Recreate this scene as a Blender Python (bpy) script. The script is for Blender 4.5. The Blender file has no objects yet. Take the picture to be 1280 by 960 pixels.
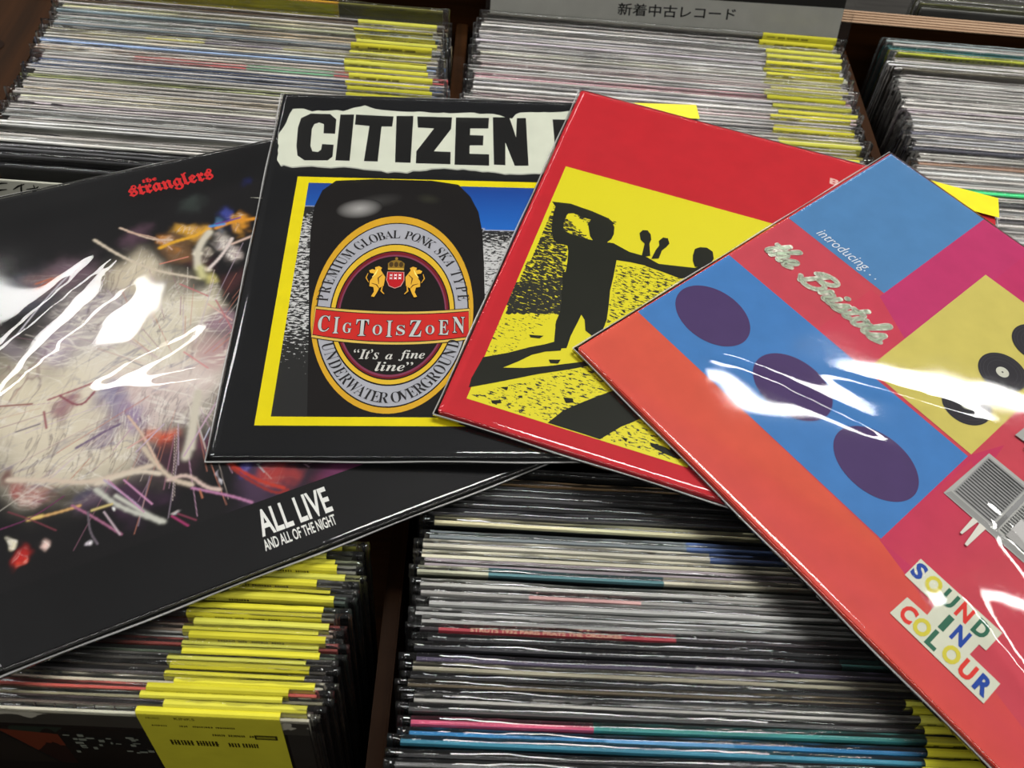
import bpy, bmesh, math, random
import numpy as np
from mathutils import Matrix, Vector, Euler
from mathutils import noise as mnoise

C = bpy.context.scene.collection
SC = bpy.context.scene
R = math.radians

# ------------------------------------------------------------------ camera
cam = bpy.data.cameras.new('camera')
camo = bpy.data.objects.new('camera', cam)
C.objects.link(camo)
SC.camera = camo
cam.sensor_fit = 'HORIZONTAL'
cam.sensor_width = 36.0
cam.lens = 1028.78 / 1280 * 36.0
cam.clip_start = 0.02
camo.matrix_world = (Matrix.Translation((0, 0, 0.40692)) @ Matrix.Rotation(-0.087725, 4, 'Z')
                     @ Matrix.Rotation(0.597422, 4, 'X') @ Matrix.Rotation(0.134861, 4, 'Z'))
cam.dof.use_dof = True
cam.dof.focus_distance = 0.50
cam.dof.aperture_fstop = 12.0

# ------------------------------------------------------------------ world, lamps, exposure
world = bpy.data.worlds.new('shop_light')
SC.world = world
world.use_nodes = True
world.node_tree.nodes['Background'].inputs[0].default_value = (1.0, 0.97, 0.92, 1)
world.node_tree.nodes['Background'].inputs[1].default_value = 0.13
SC.view_settings.view_transform = 'Standard'
SC.view_settings.look = 'None'
SC.view_settings.gamma = 1
SC.view_settings.use_curve_mapping = False
SC.view_settings.exposure = -1.15
try:
    SC.cycles.transparent_max_bounces = 40
    SC.cycles.max_bounces = 8
    SC.cycles.glossy_bounces = 3
    SC.cycles.caustics_reflective = False
    SC.cycles.caustics_refractive = False
except Exception:
    pass


def ceiling_or_fill_lamp(x, y, sx, sy, watts, z=2.0, rz=0.0):
    l = bpy.data.lights.new('ceiling_or_fill_lamp', 'AREA')
    l.shape = 'RECTANGLE'
    l.size = sx
    l.size_y = sy
    l.energy = watts
    l.color = (1.0, 0.985, 0.95)
    o = bpy.data.objects.new('ceiling_or_fill_lamp', l)
    o.location = (x, y, z)
    o.rotation_euler = (0, 0, rz)
    C.objects.link(o)


# fluorescent troughs: two rows to the left and right of the rack, then added lamps for glints and fill
ceiling_or_fill_lamp(-1.75, 1.95, 1.5, 0.26, 60)
ceiling_or_fill_lamp(1.85, 1.75, 1.8, 0.09, 50)
ceiling_or_fill_lamp(2.15, 1.00, 1.2, 0.06, 20)
ceiling_or_fill_lamp(-1.75, 0.2, 1.2, 0.14, 30)
ceiling_or_fill_lamp(0.2, 3.75, 5.0, 0.12, 62)  # added far lamp, placed for glints on the upper bins' film
ceiling_or_fill_lamp(0.45, 0.72, 1.0, 0.36, 78)  # added overhead lamp, placed for streaks on the lower middle sleeves
ceiling_or_fill_lamp(0.2, -1.1, 4.0, 0.20, 50)  # added lamp behind the camera, brightens the faces turned towards it

# ------------------------------------------------------------------ helpers


def lin(c):
    out = []
    for v in c[:3]:
        v = v / 255.0
        out.append(v / 12.92 if v <= 0.04045 else ((v + 0.055) / 1.055) ** 2.4)
    return (*out, 1.0)


def nodes(name):
    m = bpy.data.materials.new(name)
    m.use_nodes = True
    nt = m.node_tree
    return m, nt, nt.nodes, nt.links, nt.nodes['Principled BSDF']


def noise_node(nt, scale, detail=4, vec=None, rough=0.5):
    n = nt.nodes.new('ShaderNodeTexNoise')
    n.inputs['Scale'].default_value = scale
    n.inputs['Detail'].default_value = detail
    n.inputs['Roughness'].default_value = rough
    if vec is not None:
        nt.links.new(vec, n.inputs['Vector'])
    return n


def mat_attr(name, rough=0.45, var=0.12, spec=0.3, scale=(60, 60, 60)):
    """printed card: colour from the mesh's own colour layer, a little paper grain"""
    m, nt, N, L, b = nodes(name)
    a = N.new('ShaderNodeAttribute')
    a.attribute_name = 'Col'
    tc = N.new('ShaderNodeTexCoord')
    mp = N.new('ShaderNodeMapping')
    mp.inputs['Scale'].default_value = scale
    L.new(tc.outputs['Object'], mp.inputs[0])
    n = noise_node(nt, 1.0, 4, mp.outputs[0])
    mr = N.new('ShaderNodeMapRange')
    mr.inputs[1].default_value = 0.3
    mr.inputs[2].default_value = 0.7
    mr.inputs[3].default_value = 1 - var
    mr.inputs[4].default_value = 1 + var
    L.new(n.outputs['Fac'], mr.inputs[0])
    mx = N.new('ShaderNodeVectorMath')
    mx.operation = 'SCALE'
    L.new(a.outputs['Color'], mx.inputs[0])
    L.new(mr.outputs[0], mx.inputs['Scale'])
    L.new(mx.outputs[0], b.inputs['Base Color'])
    b.inputs['Roughness'].default_value = rough
    b.inputs['Specular IOR Level'].default_value = spec
    return m


def mat_film(name, rough=0.06, haze=0.03, ior=1.45, bump=0.0):
    m, nt, N, L, b = nodes(name)
    N.remove(b)
    out = N['Material Output']
    tr = N.new('ShaderNodeBsdfTransparent')
    tr.inputs[0].default_value = (0.985, 0.985, 0.98, 1)
    gl = N.new('ShaderNodeBsdfGlossy')
    gl.inputs['Roughness'].default_value = rough
    gl.inputs['Color'].default_value = (1, 1, 1, 1)
    df = N.new('ShaderNodeBsdfDiffuse')
    df.inputs[0].default_value = (0.8, 0.8, 0.8, 1)
    fr = N.new('ShaderNodeFresnel')
    fr.inputs['IOR'].default_value = ior
    tc = N.new('ShaderNodeTexCoord')
    n = noise_node(nt, 18.0, 3, tc.outputs['Object'])
    mr = N.new('ShaderNodeMapRange')
    mr.inputs[3].default_value = haze * 0.3
    mr.inputs[4].default_value = haze * 1.7
    L.new(n.outputs['Fac'], mr.inputs[0])
    m1 = N.new('ShaderNodeMixShader')
    m2 = N.new('ShaderNodeMixShader')
    L.new(mr.outputs[0], m1.inputs[0])
    L.new(tr.outputs[0], m1.inputs[1])
    L.new(df.outputs[0], m1.inputs[2])
    L.new(fr.outputs[0], m2.inputs[0])
    L.new(m1.outputs[0], m2.inputs[1])
    L.new(gl.outputs[0], m2.inputs[2])
    if bump:
        bn = noise_node(nt, 220.0, 3, tc.outputs['Object'])
        bp = N.new('ShaderNodeBump')
        bp.inputs['Strength'].default_value = bump
        bp.inputs['Distance'].default_value = 0.001
        L.new(bn.outputs['Fac'], bp.inputs['Height'])
        L.new(bp.outputs[0], gl.inputs['Normal'])
    L.new(m2.outputs[0], out.inputs[0])
    return m


def mat_wood(name, dark, light, grain_axis=0, rough=0.5):
    m, nt, N, L, b = nodes(name)
    tc = N.new('ShaderNodeTexCoord')
    mp = N.new('ShaderNodeMapping')
    s = [60, 60, 60]
    s[grain_axis] = 4
    mp.inputs['Scale'].default_value = s
    L.new(tc.outputs['Object'], mp.inputs[0])
    n = noise_node(nt, 1.0, 6, mp.outputs[0], 0.6)
    cr = N.new('ShaderNodeValToRGB')
    cr.color_ramp.elements[0].position = 0.3
    cr.color_ramp.elements[0].color = lin(dark)
    cr.color_ramp.elements[1].position = 0.72
    cr.color_ramp.elements[1].color = lin(light)
    L.new(n.outputs['Fac'], cr.inputs[0])
    L.new(cr.outputs[0], b.inputs['Base Color'])
    b.inputs['Roughness'].default_value = rough
    b.inputs['Specular IOR Level'].default_value = 0.08
    bp = N.new('ShaderNodeBump')
    bp.inputs['Strength'].default_value = 0.25
    bp.inputs['Distance'].default_value = 0.001
    L.new(n.outputs['Fac'], bp.inputs['Height'])
    L.new(bp.outputs[0], b.inputs['Normal'])
    return m


def mat_grain_print(name):
    """two-ink print (ink over ground colour) whose dot and streak density is painted on the mesh:
    Col = ground colour, Ink = ink colour, Dens = how much ink"""
    m, nt, N, L, b = nodes(name)
    g = N.new('ShaderNodeAttribute'); g.attribute_name = 'Col'
    k = N.new('ShaderNodeAttribute'); k.attribute_name = 'Ink'
    d = N.new('ShaderNodeAttribute'); d.attribute_name = 'Dens'
    tc = N.new('ShaderNodeTexCoord')
    mp = N.new('ShaderNodeMapping')
    mp.inputs['Scale'].default_value = (260, 700, 1)
    L.new(tc.outputs['Object'], mp.inputs[0])
    n = noise_node(nt, 1.0, 3, mp.outputs[0], 0.6)
    mr = N.new('ShaderNodeMapRange')
    mr.inputs[1].default_value = 0.25
    mr.inputs[2].default_value = 0.75
    L.new(n.outputs['Fac'], mr.inputs[0])
    lt = N.new('ShaderNodeMath'); lt.operation = 'SUBTRACT'
    L.new(d.outputs['Fac'], lt.inputs[0]); L.new(mr.outputs[0], lt.inputs[1])
    sh = N.new('ShaderNodeMath'); sh.operation = 'MULTIPLY_ADD'
    sh.use_clamp = True
    sh.inputs[1].default_value = 14
    sh.inputs[2].default_value = 0.5
    L.new(lt.outputs[0], sh.inputs[0])
    mx = N.new('ShaderNodeMix'); mx.data_type = 'RGBA'
    L.new(sh.outputs[0], mx.inputs['Factor'])
    L.new(g.outputs['Color'], mx.inputs['A']); L.new(k.outputs['Color'], mx.inputs['B'])
    L.new(mx.outputs['Result'], b.inputs['Base Color'])
    b.inputs['Roughness'].default_value = 0.45
    b.inputs['Specular IOR Level'].default_value = 0.3
    return m


PRINT = mat_attr('printed_card', 0.5, 0.05, 0.12)
SPINE = mat_attr('worn_printed_card', 0.5, 0.28, 0.3, (22, 300, 300))
STREAK = mat_grain_print('two_ink_print')
FILM = mat_film('clear_sleeve_film', 0.045, 0.004, 1.42)
FILM_BIN = mat_film('crinkled_sleeve_film', 0.025, 0.012, 1.5)
LABEL = mat_attr('yellow_label_paper', 0.22, 0.06, 0.5)


def link(name, me, parent=None, m=None):
    o = bpy.data.objects.new(name, me)
    C.objects.link(o)
    if parent is not None:
        o.parent = parent
    if m is not None:
        me.materials.append(m)
    return o


def thing(name, label, cat, group=None, mat=None):
    o = bpy.data.objects.new(name, None)
    o.empty_display_size = 0.02
    C.objects.link(o)
    o['label'] = label
    o['category'] = cat
    if group:
        o['group'] = group
    if mat is not None:
        o.matrix_world = mat
    return o


class Art:
    """flat printed shapes in cover coordinates (0..1 across, 0..1 up), colour per corner"""

    def __init__(self, size=0.315, base=0.0, step=0.00002):
        self.v, self.f, self.c = [], [], []
        self.S, self.base, self.step, self.layer = size, base, step, 0

    def up(self):
        self.layer += 1
        return self

    def pt(self, u, v):
        return ((u - .5) * self.S, (v - .5) * self.S, self.base + self.layer * self.step)

    def poly(self, pts, col, up=True):
        if up:
            self.up()
        cols = [lin(col)] * len(pts) if not isinstance(col[0], (tuple, list)) else [lin(k) for k in col]
        from mathutils.geometry import tessellate_polygon
        P = [Vector((a, b, 0)) for a, b in pts]
        n0 = len(self.v)
        for (a, b), k in zip(pts, cols):
            self.v.append(self.pt(a, b)); self.c.append(k)
        for t in tessellate_polygon([P]):
            a, b, c = t
            if (P[b] - P[a]).cross(P[c] - P[a]).z < 0:
                b, c = c, b
            self.f.append((n0 + a, n0 + b, n0 + c))

    def rect(self, u0, v0, u1, v1, col, up=True):
        self.poly([(u0, v0), (u1, v0), (u1, v1), (u0, v1)], col, up)

    def ellipse(self, cu, cv, ru, rv, col, n=64, rot=0, up=True, edge=None, a0=0, a1=360):
        if up:
            self.up()
        n0 = len(self.v)
        full = a1 - a0 >= 360
        self.v.append(self.pt(cu, cv)); self.c.append(lin(col))
        k = n if full else n + 1
        for i in range(k):
            t = R(a0 + (a1 - a0) * i / n)
            x, y = ru * math.cos(t), rv * math.sin(t)
            x, y = x * math.cos(rot) - y * math.sin(rot), x * math.sin(rot) + y * math.cos(rot)
            self.v.append(self.pt(cu + x, cv + y)); self.c.append(lin(edge or col))
        for i in range(n):
            self.f.append((n0, n0 + 1 + i, n0 + 1 + (i + 1) % k))

    def ring(self, cu, cv, ru, rv, cu2, cv2, ru2, rv2, col, a0, a1, n=48):
        self.up()
        n0 = len(self.v)
        for i in range(n + 1):
            t = R(a0 + (a1 - a0) * i / n)
            self.v.append(self.pt(cu + ru * math.cos(t), cv + rv * math.sin(t)))
            self.v.append(self.pt(cu2 + ru2 * math.cos(t), cv2 + rv2 * math.sin(t)))
            self.c += [lin(col)] * 2
        for i in range(n):
            a = n0 + 2 * i
            self.f.append((a, a + 2, a + 3, a + 1) if a1 < a0 else (a + 1, a + 3, a + 2, a))

    def line(self, pts, w, col, taper=0.3, up=True):
        if up:
            self.up()
        n0 = len(self.v)
        for i, (a, b) in enumerate(pts):
            p, q = pts[max(0, i - 1)], pts[min(len(pts) - 1, i + 1)]
            dx, dy = q[0] - p[0], q[1] - p[1]
            d = math.hypot(dx, dy) or 1
            k = w * (taper if i in (0, len(pts) - 1) else 1) / 2
            self.v.append(self.pt(a - dy / d * k, b + dx / d * k))
            self.v.append(self.pt(a + dy / d * k, b - dx / d * k))
            self.c += [lin(col)] * 2
        for i in range(len(pts) - 1):
            a = n0 + 2 * i
            self.f.append((a, a + 1, a + 3, a + 2))

    def text(self, s, o, xe, h, col, offset=0.0, shear=0.0, curve=None):
        """s fitted so that its box starts at o, runs to xe and rises by h (perpendicular)"""
        self.up()
        V, F = glyphs(s, offset, shear)
        x0 = min(p[0] for p in V); x1 = max(p[0] for p in V)
        y0 = min(p[1] for p in V); y1 = max(p[1] for p in V)
        ax = (xe[0] - o[0], xe[1] - o[1])
        d = math.hypot(*ax)
        up_ = (-ax[1] / d * h, ax[0] / d * h)
        n0 = len(self.v)
        for x, y in V:
            s_, t_ = (x - x0) / (x1 - x0), (y - y0) / (y1 - y0)
            u = o[0] + ax[0] * s_ + up_[0] * t_
            v = o[1] + ax[1] * s_ + up_[1] * t_
            self.v.append(self.pt(u, v)); self.c.append(lin(col))
        for f in F:
            self.f.append(tuple(n0 + i for i in f))

    def arc_text(self, s, cu, cv, ru, rv, a0, a1, h, wf, col, outward=True, offset=0.0):
        self.up()
        n = len(s)
        wid = [0.55 if ch == ' ' else (1.25 if ch in 'MW𝐌𝐖' else (0.6 if ch in 'I𝐈' else 1.0)) for ch in s]
        tot = sum(wid)
        acc = 0
        for ch, w in zip(s, wid):
            t = R(a0 + (a1 - a0) * (acc + w / 2) / tot)
            acc += w
            if ch == ' ':
                continue
            V, F = glyphs(ch, offset, 0)
            x0 = min(p[0] for p in V); x1 = max(p[0] for p in V)
            tx, ty = -ru * math.sin(t), rv * math.cos(t)
            if not outward:
                pass
            else:
                tx, ty = -tx, -ty
            d = math.hypot(tx, ty); tx /= d; ty /= d
            nx, ny = -ty, tx
            bx, by = cu + ru * math.cos(t), cv + rv * math.sin(t)
            n0 = len(self.v)
            for x, y in V:
                xx = (x - (x0 + x1) / 2) / 0.69 * h * wf
                yy = y / 0.69 * h
                self.v.append(self.pt(bx + tx * xx + nx * yy, by + ty * xx + ny * yy)); self.c.append(lin(col))
            for f in F:
                self.f.append(tuple(n0 + i for i in f))

    def build(self, name, parent, m):
        me = bpy.data.meshes.new(name)
        me.from_pydata(self.v, [], self.f)
        a = me.color_attributes.new('Col', 'FLOAT_COLOR', 'POINT')
        a.data.foreach_set('color', np.array(self.c, dtype=np.float32).ravel())
        return link(name, me, parent, m)


_gc = {}


def glyphs(s, offset=0.0, shear=0.0):
    key = (s, offset, shear)
    if key in _gc:
        return _gc[key]
    c = bpy.data.curves.new('lettering_source', 'FONT')
    c.body = s
    c.resolution_u = 3
    c.offset = offset
    c.shear = shear
    o = bpy.data.objects.new('lettering_source', c)
    C.objects.link(o)
    dg = bpy.context.evaluated_depsgraph_get()
    dg.update()
    me = bpy.data.meshes.new_from_object(o.evaluated_get(dg))
    V = [(v.co.x, v.co.y) for v in me.vertices]
    F = []
    for p in me.polygons:
        idx = list(p.vertices)
        if p.normal.z < 0:
            idx.reverse()
        F.append(tuple(idx))
    bpy.data.meshes.remove(me)
    bpy.data.objects.remove(o)
    bpy.data.curves.remove(c)
    _gc[key] = (V, F)
    return V, F


def col_attr(me, cols):
    a = me.color_attributes.new('Col', 'FLOAT_COLOR', 'POINT')
    a.data.foreach_set('color', np.array(cols, dtype=np.float32).ravel())


def box_mesh(name, x0, x1, y0, y1, z0, z1, bev=0.0):
    bm = bmesh.new()
    bmesh.ops.create_cube(bm, size=1)
    for v in bm.verts:
        v.co = ((x0 + x1) / 2 + v.co.x * (x1 - x0), (y0 + y1) / 2 + v.co.y * (y1 - y0), (z0 + z1) / 2 + v.co.z * (z1 - z0))
    if bev:
        bmesh.ops.bevel(bm, geom=bm.edges[:], offset=bev, segments=2, affect='EDGES')
    me = bpy.data.meshes.new(name)
    bm.to_mesh(me)
    bm.free()
    return me


# ------------------------------------------------------------------ measured print outlines and bin contents
CIT_LETTERS = [[[0.0722,0.9284],[0.1171,0.9288],[0.1334,0.9099],[0.1354,0.8573],[0.1089,0.8578],[0.1068,0.8909],[0.0951,0.8965],[0.0847,0.8898],[0.081,0.8722],[0.0841,0.8124],[0.0904,0.7943],[0.103,0.7923],[0.1091,0.8009],[0.1094,0.8202],[0.1356,0.8188],[0.1367,0.7772],[0.1272,0.7645],[0.0767,0.7625],[0.0589,0.7781],[0.053,0.8111],[0.0488,0.875],[0.0519,0.9104]],[[0.1413,0.9282],[0.1733,0.9297],[0.1759,0.7648],[0.1443,0.7652]],[[0.1772,0.9299],[0.2657,0.9269],[0.2643,0.8893],[0.2397,0.8882],[0.2383,0.7649],[0.2076,0.7653],[0.2117,0.8887],[0.1779,0.8924]],[[0.2724,0.9291],[0.3122,0.931],[0.3118,0.7637],[0.2772,0.764]],[[0.3213,0.9296],[0.4036,0.9299],[0.4018,0.8868],[0.3635,0.8057],[0.4016,0.8048],[0.4015,0.7624],[0.3238,0.7626],[0.3234,0.804],[0.3617,0.8867],[0.3239,0.8885]],[[0.4128,0.9303],[0.4916,0.9323],[0.4893,0.8926],[0.4466,0.8906],[0.446,0.8668],[0.4776,0.8664],[0.4761,0.8309],[0.4453,0.8296],[0.4447,0.8007],[0.4896,0.8],[0.489,0.7609],[0.4108,0.7611]],[[0.5006,0.9351],[0.5402,0.937],[0.5537,0.8636],[0.558,0.9348],[0.5799,0.9358],[0.5789,0.7643],[0.5472,0.7631],[0.5281,0.8433],[0.526,0.764],[0.4999,0.7648]],[[0.644,0.9338],[0.7268,0.9357],[0.723,0.8907],[0.6846,0.8889],[0.6824,0.8596],[0.7142,0.861],[0.7112,0.8254],[0.6798,0.8241],[0.6756,0.7654],[0.6436,0.7641]]]
CIT_PAPER = [[0.0106,0.8219],[0.0084,0.8516],[0.0204,0.8957],[0.0283,0.9453],[0.0537,0.9438],[0.074,0.9385],[0.1129,0.9431],[0.1469,0.942],[0.1687,0.9531],[0.1962,0.9655],[0.2197,0.9557],[0.2372,0.9492],[0.2829,0.9478],[0.3402,0.9469],[0.3977,0.946],[0.4554,0.9479],[0.5017,0.9455],[0.5466,0.934],[0.5666,0.9586],[0.6249,0.9614],[0.6902,0.9666],[0.8082,0.9682],[0.7845,0.7469],[0.6743,0.7472],[0.6193,0.7451],[0.5766,0.7389],[0.5342,0.7355],[0.498,0.7425],[0.4435,0.7461],[0.4,0.7509],[0.346,0.7439],[0.3033,0.7342],[0.2605,0.7333],[0.2068,0.7393],[0.1637,0.7449],[0.1212,0.744],[0.0942,0.7486],[0.0706,0.746],[0.05,0.7412],[0.0307,0.7485],[0.0257,0.7459],[0.016,0.76],[0.0165,0.7846]]
CIT_BOTTLE = [[0.1517,0.6983],[0.1253,0.6666],[0.1135,0.6162],[0.1133,0.5395],[0.1222,0.4273],[0.1357,0.3032],[0.1446,0.2076],[0.1568,0.0826],[0.4723,0.0848],[0.4747,0.2695],[0.4738,0.4578],[0.4715,0.55],[0.4636,0.6103],[0.4464,0.6574],[0.4199,0.6952],[0.3614,0.7061],[0.2382,0.7067]]
RED_BOYS = [[[0.0421,0.5913],[0.0817,0.6007],[0.1309,0.5964],[0.1685,0.5891],[0.1893,0.5769],[0.1613,0.5705],[0.1259,0.5697],[0.0949,0.5743],[0.0792,0.566],[0.0597,0.5719]],[[0.0531,0.5781],[0.078,0.5814],[0.0878,0.5784],[0.0832,0.5624],[0.0832,0.539],[0.0879,0.5179],[0.106,0.5118],[0.1299,0.5099],[0.1642,0.5122],[0.181,0.4911],[0.1432,0.4594],[0.1134,0.4635],[0.1087,0.4763],[0.0897,0.4759],[0.077,0.4798],[0.0643,0.5098],[0.0565,0.5452]],[[0.1383,0.5403],[0.1326,0.5552],[0.1356,0.5737],[0.1445,0.5853],[0.157,0.5878],[0.1696,0.5896],[0.1802,0.5801],[0.1879,0.5677],[0.1917,0.5471],[0.1901,0.5296],[0.1834,0.5168],[0.1809,0.5033],[0.1625,0.4958],[0.1535,0.5129],[0.1453,0.5221]],[[0.1299,0.5099],[0.164,0.513],[0.1969,0.5207],[0.2344,0.5087],[0.2688,0.5089],[0.2995,0.4987],[0.2965,0.4855],[0.2743,0.4837],[0.2436,0.4809],[0.2146,0.4755],[0.2195,0.4269],[0.2219,0.3894],[0.2288,0.3474],[0.2335,0.3129],[0.2325,0.2841],[0.2164,0.2638],[0.201,0.2718],[0.1928,0.2969],[0.1834,0.3076],[0.1819,0.289],[0.1778,0.2488],[0.1782,0.2181],[0.1554,0.2058],[0.1415,0.2731],[0.1437,0.3136],[0.1314,0.3458],[0.1265,0.3894],[0.1204,0.4341],[0.1108,0.4772]],[[0.2689,0.5081],[0.2995,0.4987],[0.3374,0.5076],[0.3727,0.5163],[0.3876,0.5279],[0.3803,0.4899],[0.3493,0.4752],[0.3148,0.4793],[0.2746,0.4822]]]
RED_BOY2 = [[0.1186,0.4018],[0.2156,0.4409],[0.2207,0.3973],[0.2248,0.3473],[0.2271,0.3054],[0.2167,0.2838],[0.2045,0.286],[0.1964,0.3216],[0.184,0.3383],[0.1801,0.3224],[0.1804,0.3011],[0.1727,0.2805],[0.1715,0.2558],[0.1698,0.2333],[0.1692,0.2076],[0.142,0.1944],[0.121,0.1784],[0.1023,0.1555],[0.0795,0.1307],[0.1161,0.1441],[0.1604,0.1663],[0.2134,0.1965],[0.2277,0.2007],[0.234,0.1959],[0.1949,0.1706],[0.143,0.1391],[0.0806,0.0964],[0.0354,0.0667],[0.0331,0.0876],[0.0379,0.1404],[0.0781,0.167],[0.1133,0.1952],[0.1371,0.2112],[0.1539,0.2251],[0.1425,0.2651],[0.1422,0.3002],[0.1337,0.3476]]
RED_SH = [[0.1907,0.0446],[0.2004,0.0618],[0.21,0.0797],[0.2329,0.104],[0.2565,0.1276],[0.2888,0.1584],[0.3077,0.152],[0.3404,0.1277],[0.3521,0.1189],[0.3343,0.1004],[0.3165,0.0831],[0.2873,0.0444],[0.2487,0.0449]]
RED_SPOTS = [[[0.0821,0.0541],[0.0981,0.0613],[0.1015,0.0554],[0.0864,0.0485]],[[0.2024,0.107],[0.2187,0.1108],[0.2234,0.1028],[0.2102,0.0966]],[[0.3725,0.0693],[0.3963,0.0696],[0.4308,0.0626],[0.4279,0.0532],[0.399,0.0564],[0.3764,0.0622]],[[0.3215,0.0618],[0.3331,0.0632],[0.3325,0.0555]],[[0.0887,0.0871],[0.1017,0.0933],[0.1019,0.0847]],[[0.1025,0.222],[0.1291,0.2296],[0.1238,0.2208],[0.1067,0.2168]],[[0.1542,0.1788],[0.175,0.1869],[0.1729,0.1763],[0.1587,0.1721]]]
RED_HANDS = [[[0.2425,0.5705],[0.2471,0.5818],[0.2569,0.585],[0.2659,0.5759],[0.2703,0.5608],[0.269,0.5477],[0.2779,0.5142],[0.2614,0.5034],[0.2595,0.5438],[0.2489,0.552]],[[0.2861,0.5631],[0.2926,0.5767],[0.3028,0.5784],[0.3091,0.5641],[0.3047,0.5515],[0.2981,0.5388],[0.2964,0.5136],[0.282,0.5061],[0.2853,0.5336],[0.2899,0.5504]],[[0.3628,0.5487],[0.3631,0.5695],[0.3728,0.5793],[0.3866,0.5833],[0.4004,0.5764],[0.4061,0.5565],[0.4025,0.5404],[0.3859,0.5216],[0.372,0.52],[0.3656,0.5335]]]
RED_DENS = [[[[0.048,0.5813],[0.1525,0.5125],[0.1094,0.4782],[0.1318,0.3762],[0.1473,0.3005],[0.0425,0.2519],[0.0419,0.3401],[0.0464,0.4362]],0.6],[[[0.032,0.3362],[0.1229,0.388],[0.1492,0.294],[0.0425,0.2519]],0.72],[[[0.216,0.4649],[0.2749,0.4807],[0.3604,0.4757],[0.2879,0.3708],[0.2342,0.2989]],0.42],[[[0.0895,0.5721],[0.1924,0.5886],[0.1446,0.543]],0.5],[[[0.0366,0.0489],[0.1353,0.2904],[0.0372,0.2446],[0.0392,0.1441]],0.3],[[[0.0366,0.0489],[0.2284,0.1977],[0.3486,0.1128],[0.448,0.0467],[0.1907,0.0446]],0.36]]
STR_BLOBS = [[0.2189,0.9877,0.1704,[20,20,22],0.5],[0.3208,0.4317,0.1349,[214,206,190],1],[0.2152,0.4554,0.1207,[216,208,194],1],[0.1104,0.4611,0.1136,[208,198,176],1],[0.1193,0.3515,0.0994,[210,200,180],0.9],[0.3311,0.6786,0.0639,[200,188,165],0.95],[0.3639,0.5564,0.0923,[208,200,182],1],[0.2429,0.6039,0.0852,[190,180,180],0.8],[0.4285,0.5743,0.0497,[205,195,170],0.9],[0.2241,0.7422,0.0497,[120,98,110],0.8],[0.1796,0.7367,0.0312,[150,100,85],0.7],[0.1494,0.7261,0.0568,[90,90,100],0.8],[0.2023,0.3166,0.0852,[205,195,175],0.9],[0.2963,0.3847,0.071,[200,180,180],0.8],[0.3683,0.3931,0.0568,[205,190,185],0.9],[0.4194,0.4514,0.0454,[180,140,145],0.7],[0.4598,0.5187,0.0355,[150,120,135],0.8],[0.4502,0.6912,0.0312,[60,35,40],0.9],[0.5042,0.6239,0.0341,[70,40,42],0.9],[0.428,0.7305,0.0312,[150,110,70],0.5],[0.1717,0.4359,0.0227,[150,110,115],0.9],[0.2461,0.4054,0.0312,[120,115,150],0.8],[0.2132,0.3734,0.0284,[110,90,115],0.8],[0.264,0.3613,0.0312,[130,110,150],0.8],[0.1828,0.3507,0.0284,[140,125,150],0.7],[0.1739,0.5696,0.0426,[170,155,170],0.7],[0.1009,0.5788,0.0312,[130,120,130],0.7],[0.2859,0.3076,0.0227,[200,90,60],0.7],[0.3147,0.2868,0.0227,[205,80,50],0.9],[0.2993,0.2501,0.0312,[60,40,50],0.9],[0.2573,0.2678,0.0312,[100,75,100],0.7],[0.3577,0.3226,0.0142,[205,200,190],0.9],[0.3599,0.2503,0.0284,[90,50,70],0.8],[0.0638,0.3087,0.0199,[90,40,45],0.8],[0.0839,0.2808,0.0199,[150,70,70],0.8],[0.1048,0.2591,0.0227,[170,110,105],0.8],[0.1409,0.2563,0.0256,[40,35,32],0.8],[0.1702,0.247,0.0199,[45,45,75],0.8],[0.1847,0.2247,0.0284,[90,70,95],0.6],[0.241,0.1925,0.0369,[70,45,70],0.7],[0.4264,0.1456,0.0568,[75,55,80],0.8],[0.412,0.1904,0.017,[60,60,140],0.8],[0.4529,0.1426,0.0227,[190,60,40],0.6],[0.5094,0.1018,0.0284,[100,40,60],0.6],[0.5568,0.1153,0.0568,[105,45,85],0.9],[0.0493,0.1621,0.0142,[190,40,35],0.9],[0.0531,0.1489,0.0071,[220,70,50],0.9],[0.035,0.1829,0.0057,[225,220,190],1],[0.09,0.1646,0.0099,[235,200,190],1],[0.1509,0.135,0.0043,[240,235,240],1],[0.2134,0.1807,0.0043,[230,230,230],0.9],[0.2726,0.1255,0.0057,[190,190,190],0.9],[0.3424,0.2031,0.0043,[220,220,230],0.9],[0.6032,0.888,0.017,[30,40,110],0.7],[0.539,0.7811,0.0227,[60,70,150],0.8],[0.5574,0.7565,0.0199,[210,150,50],0.9],[0.585,0.7642,0.017,[220,150,45],0.9],[0.5025,0.7692,0.0142,[90,140,190],0.5],[0.4611,0.767,0.0199,[225,170,60],0.8],[0.4171,0.7515,0.0142,[200,130,50],0.7],[0.5011,0.7324,0.0199,[215,205,195],0.8],[0.5249,0.6991,0.0199,[200,185,180],0.8],[0.4617,0.7179,0.0114,[215,205,185],1],[0.4547,0.6777,0.0114,[215,205,185],1],[0.4538,0.6431,0.0199,[205,195,120],0.8],[0.3613,0.7845,0.0341,[90,65,80],0.7],[0.4719,0.8442,0.0256,[60,70,66],0.5]]
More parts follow.
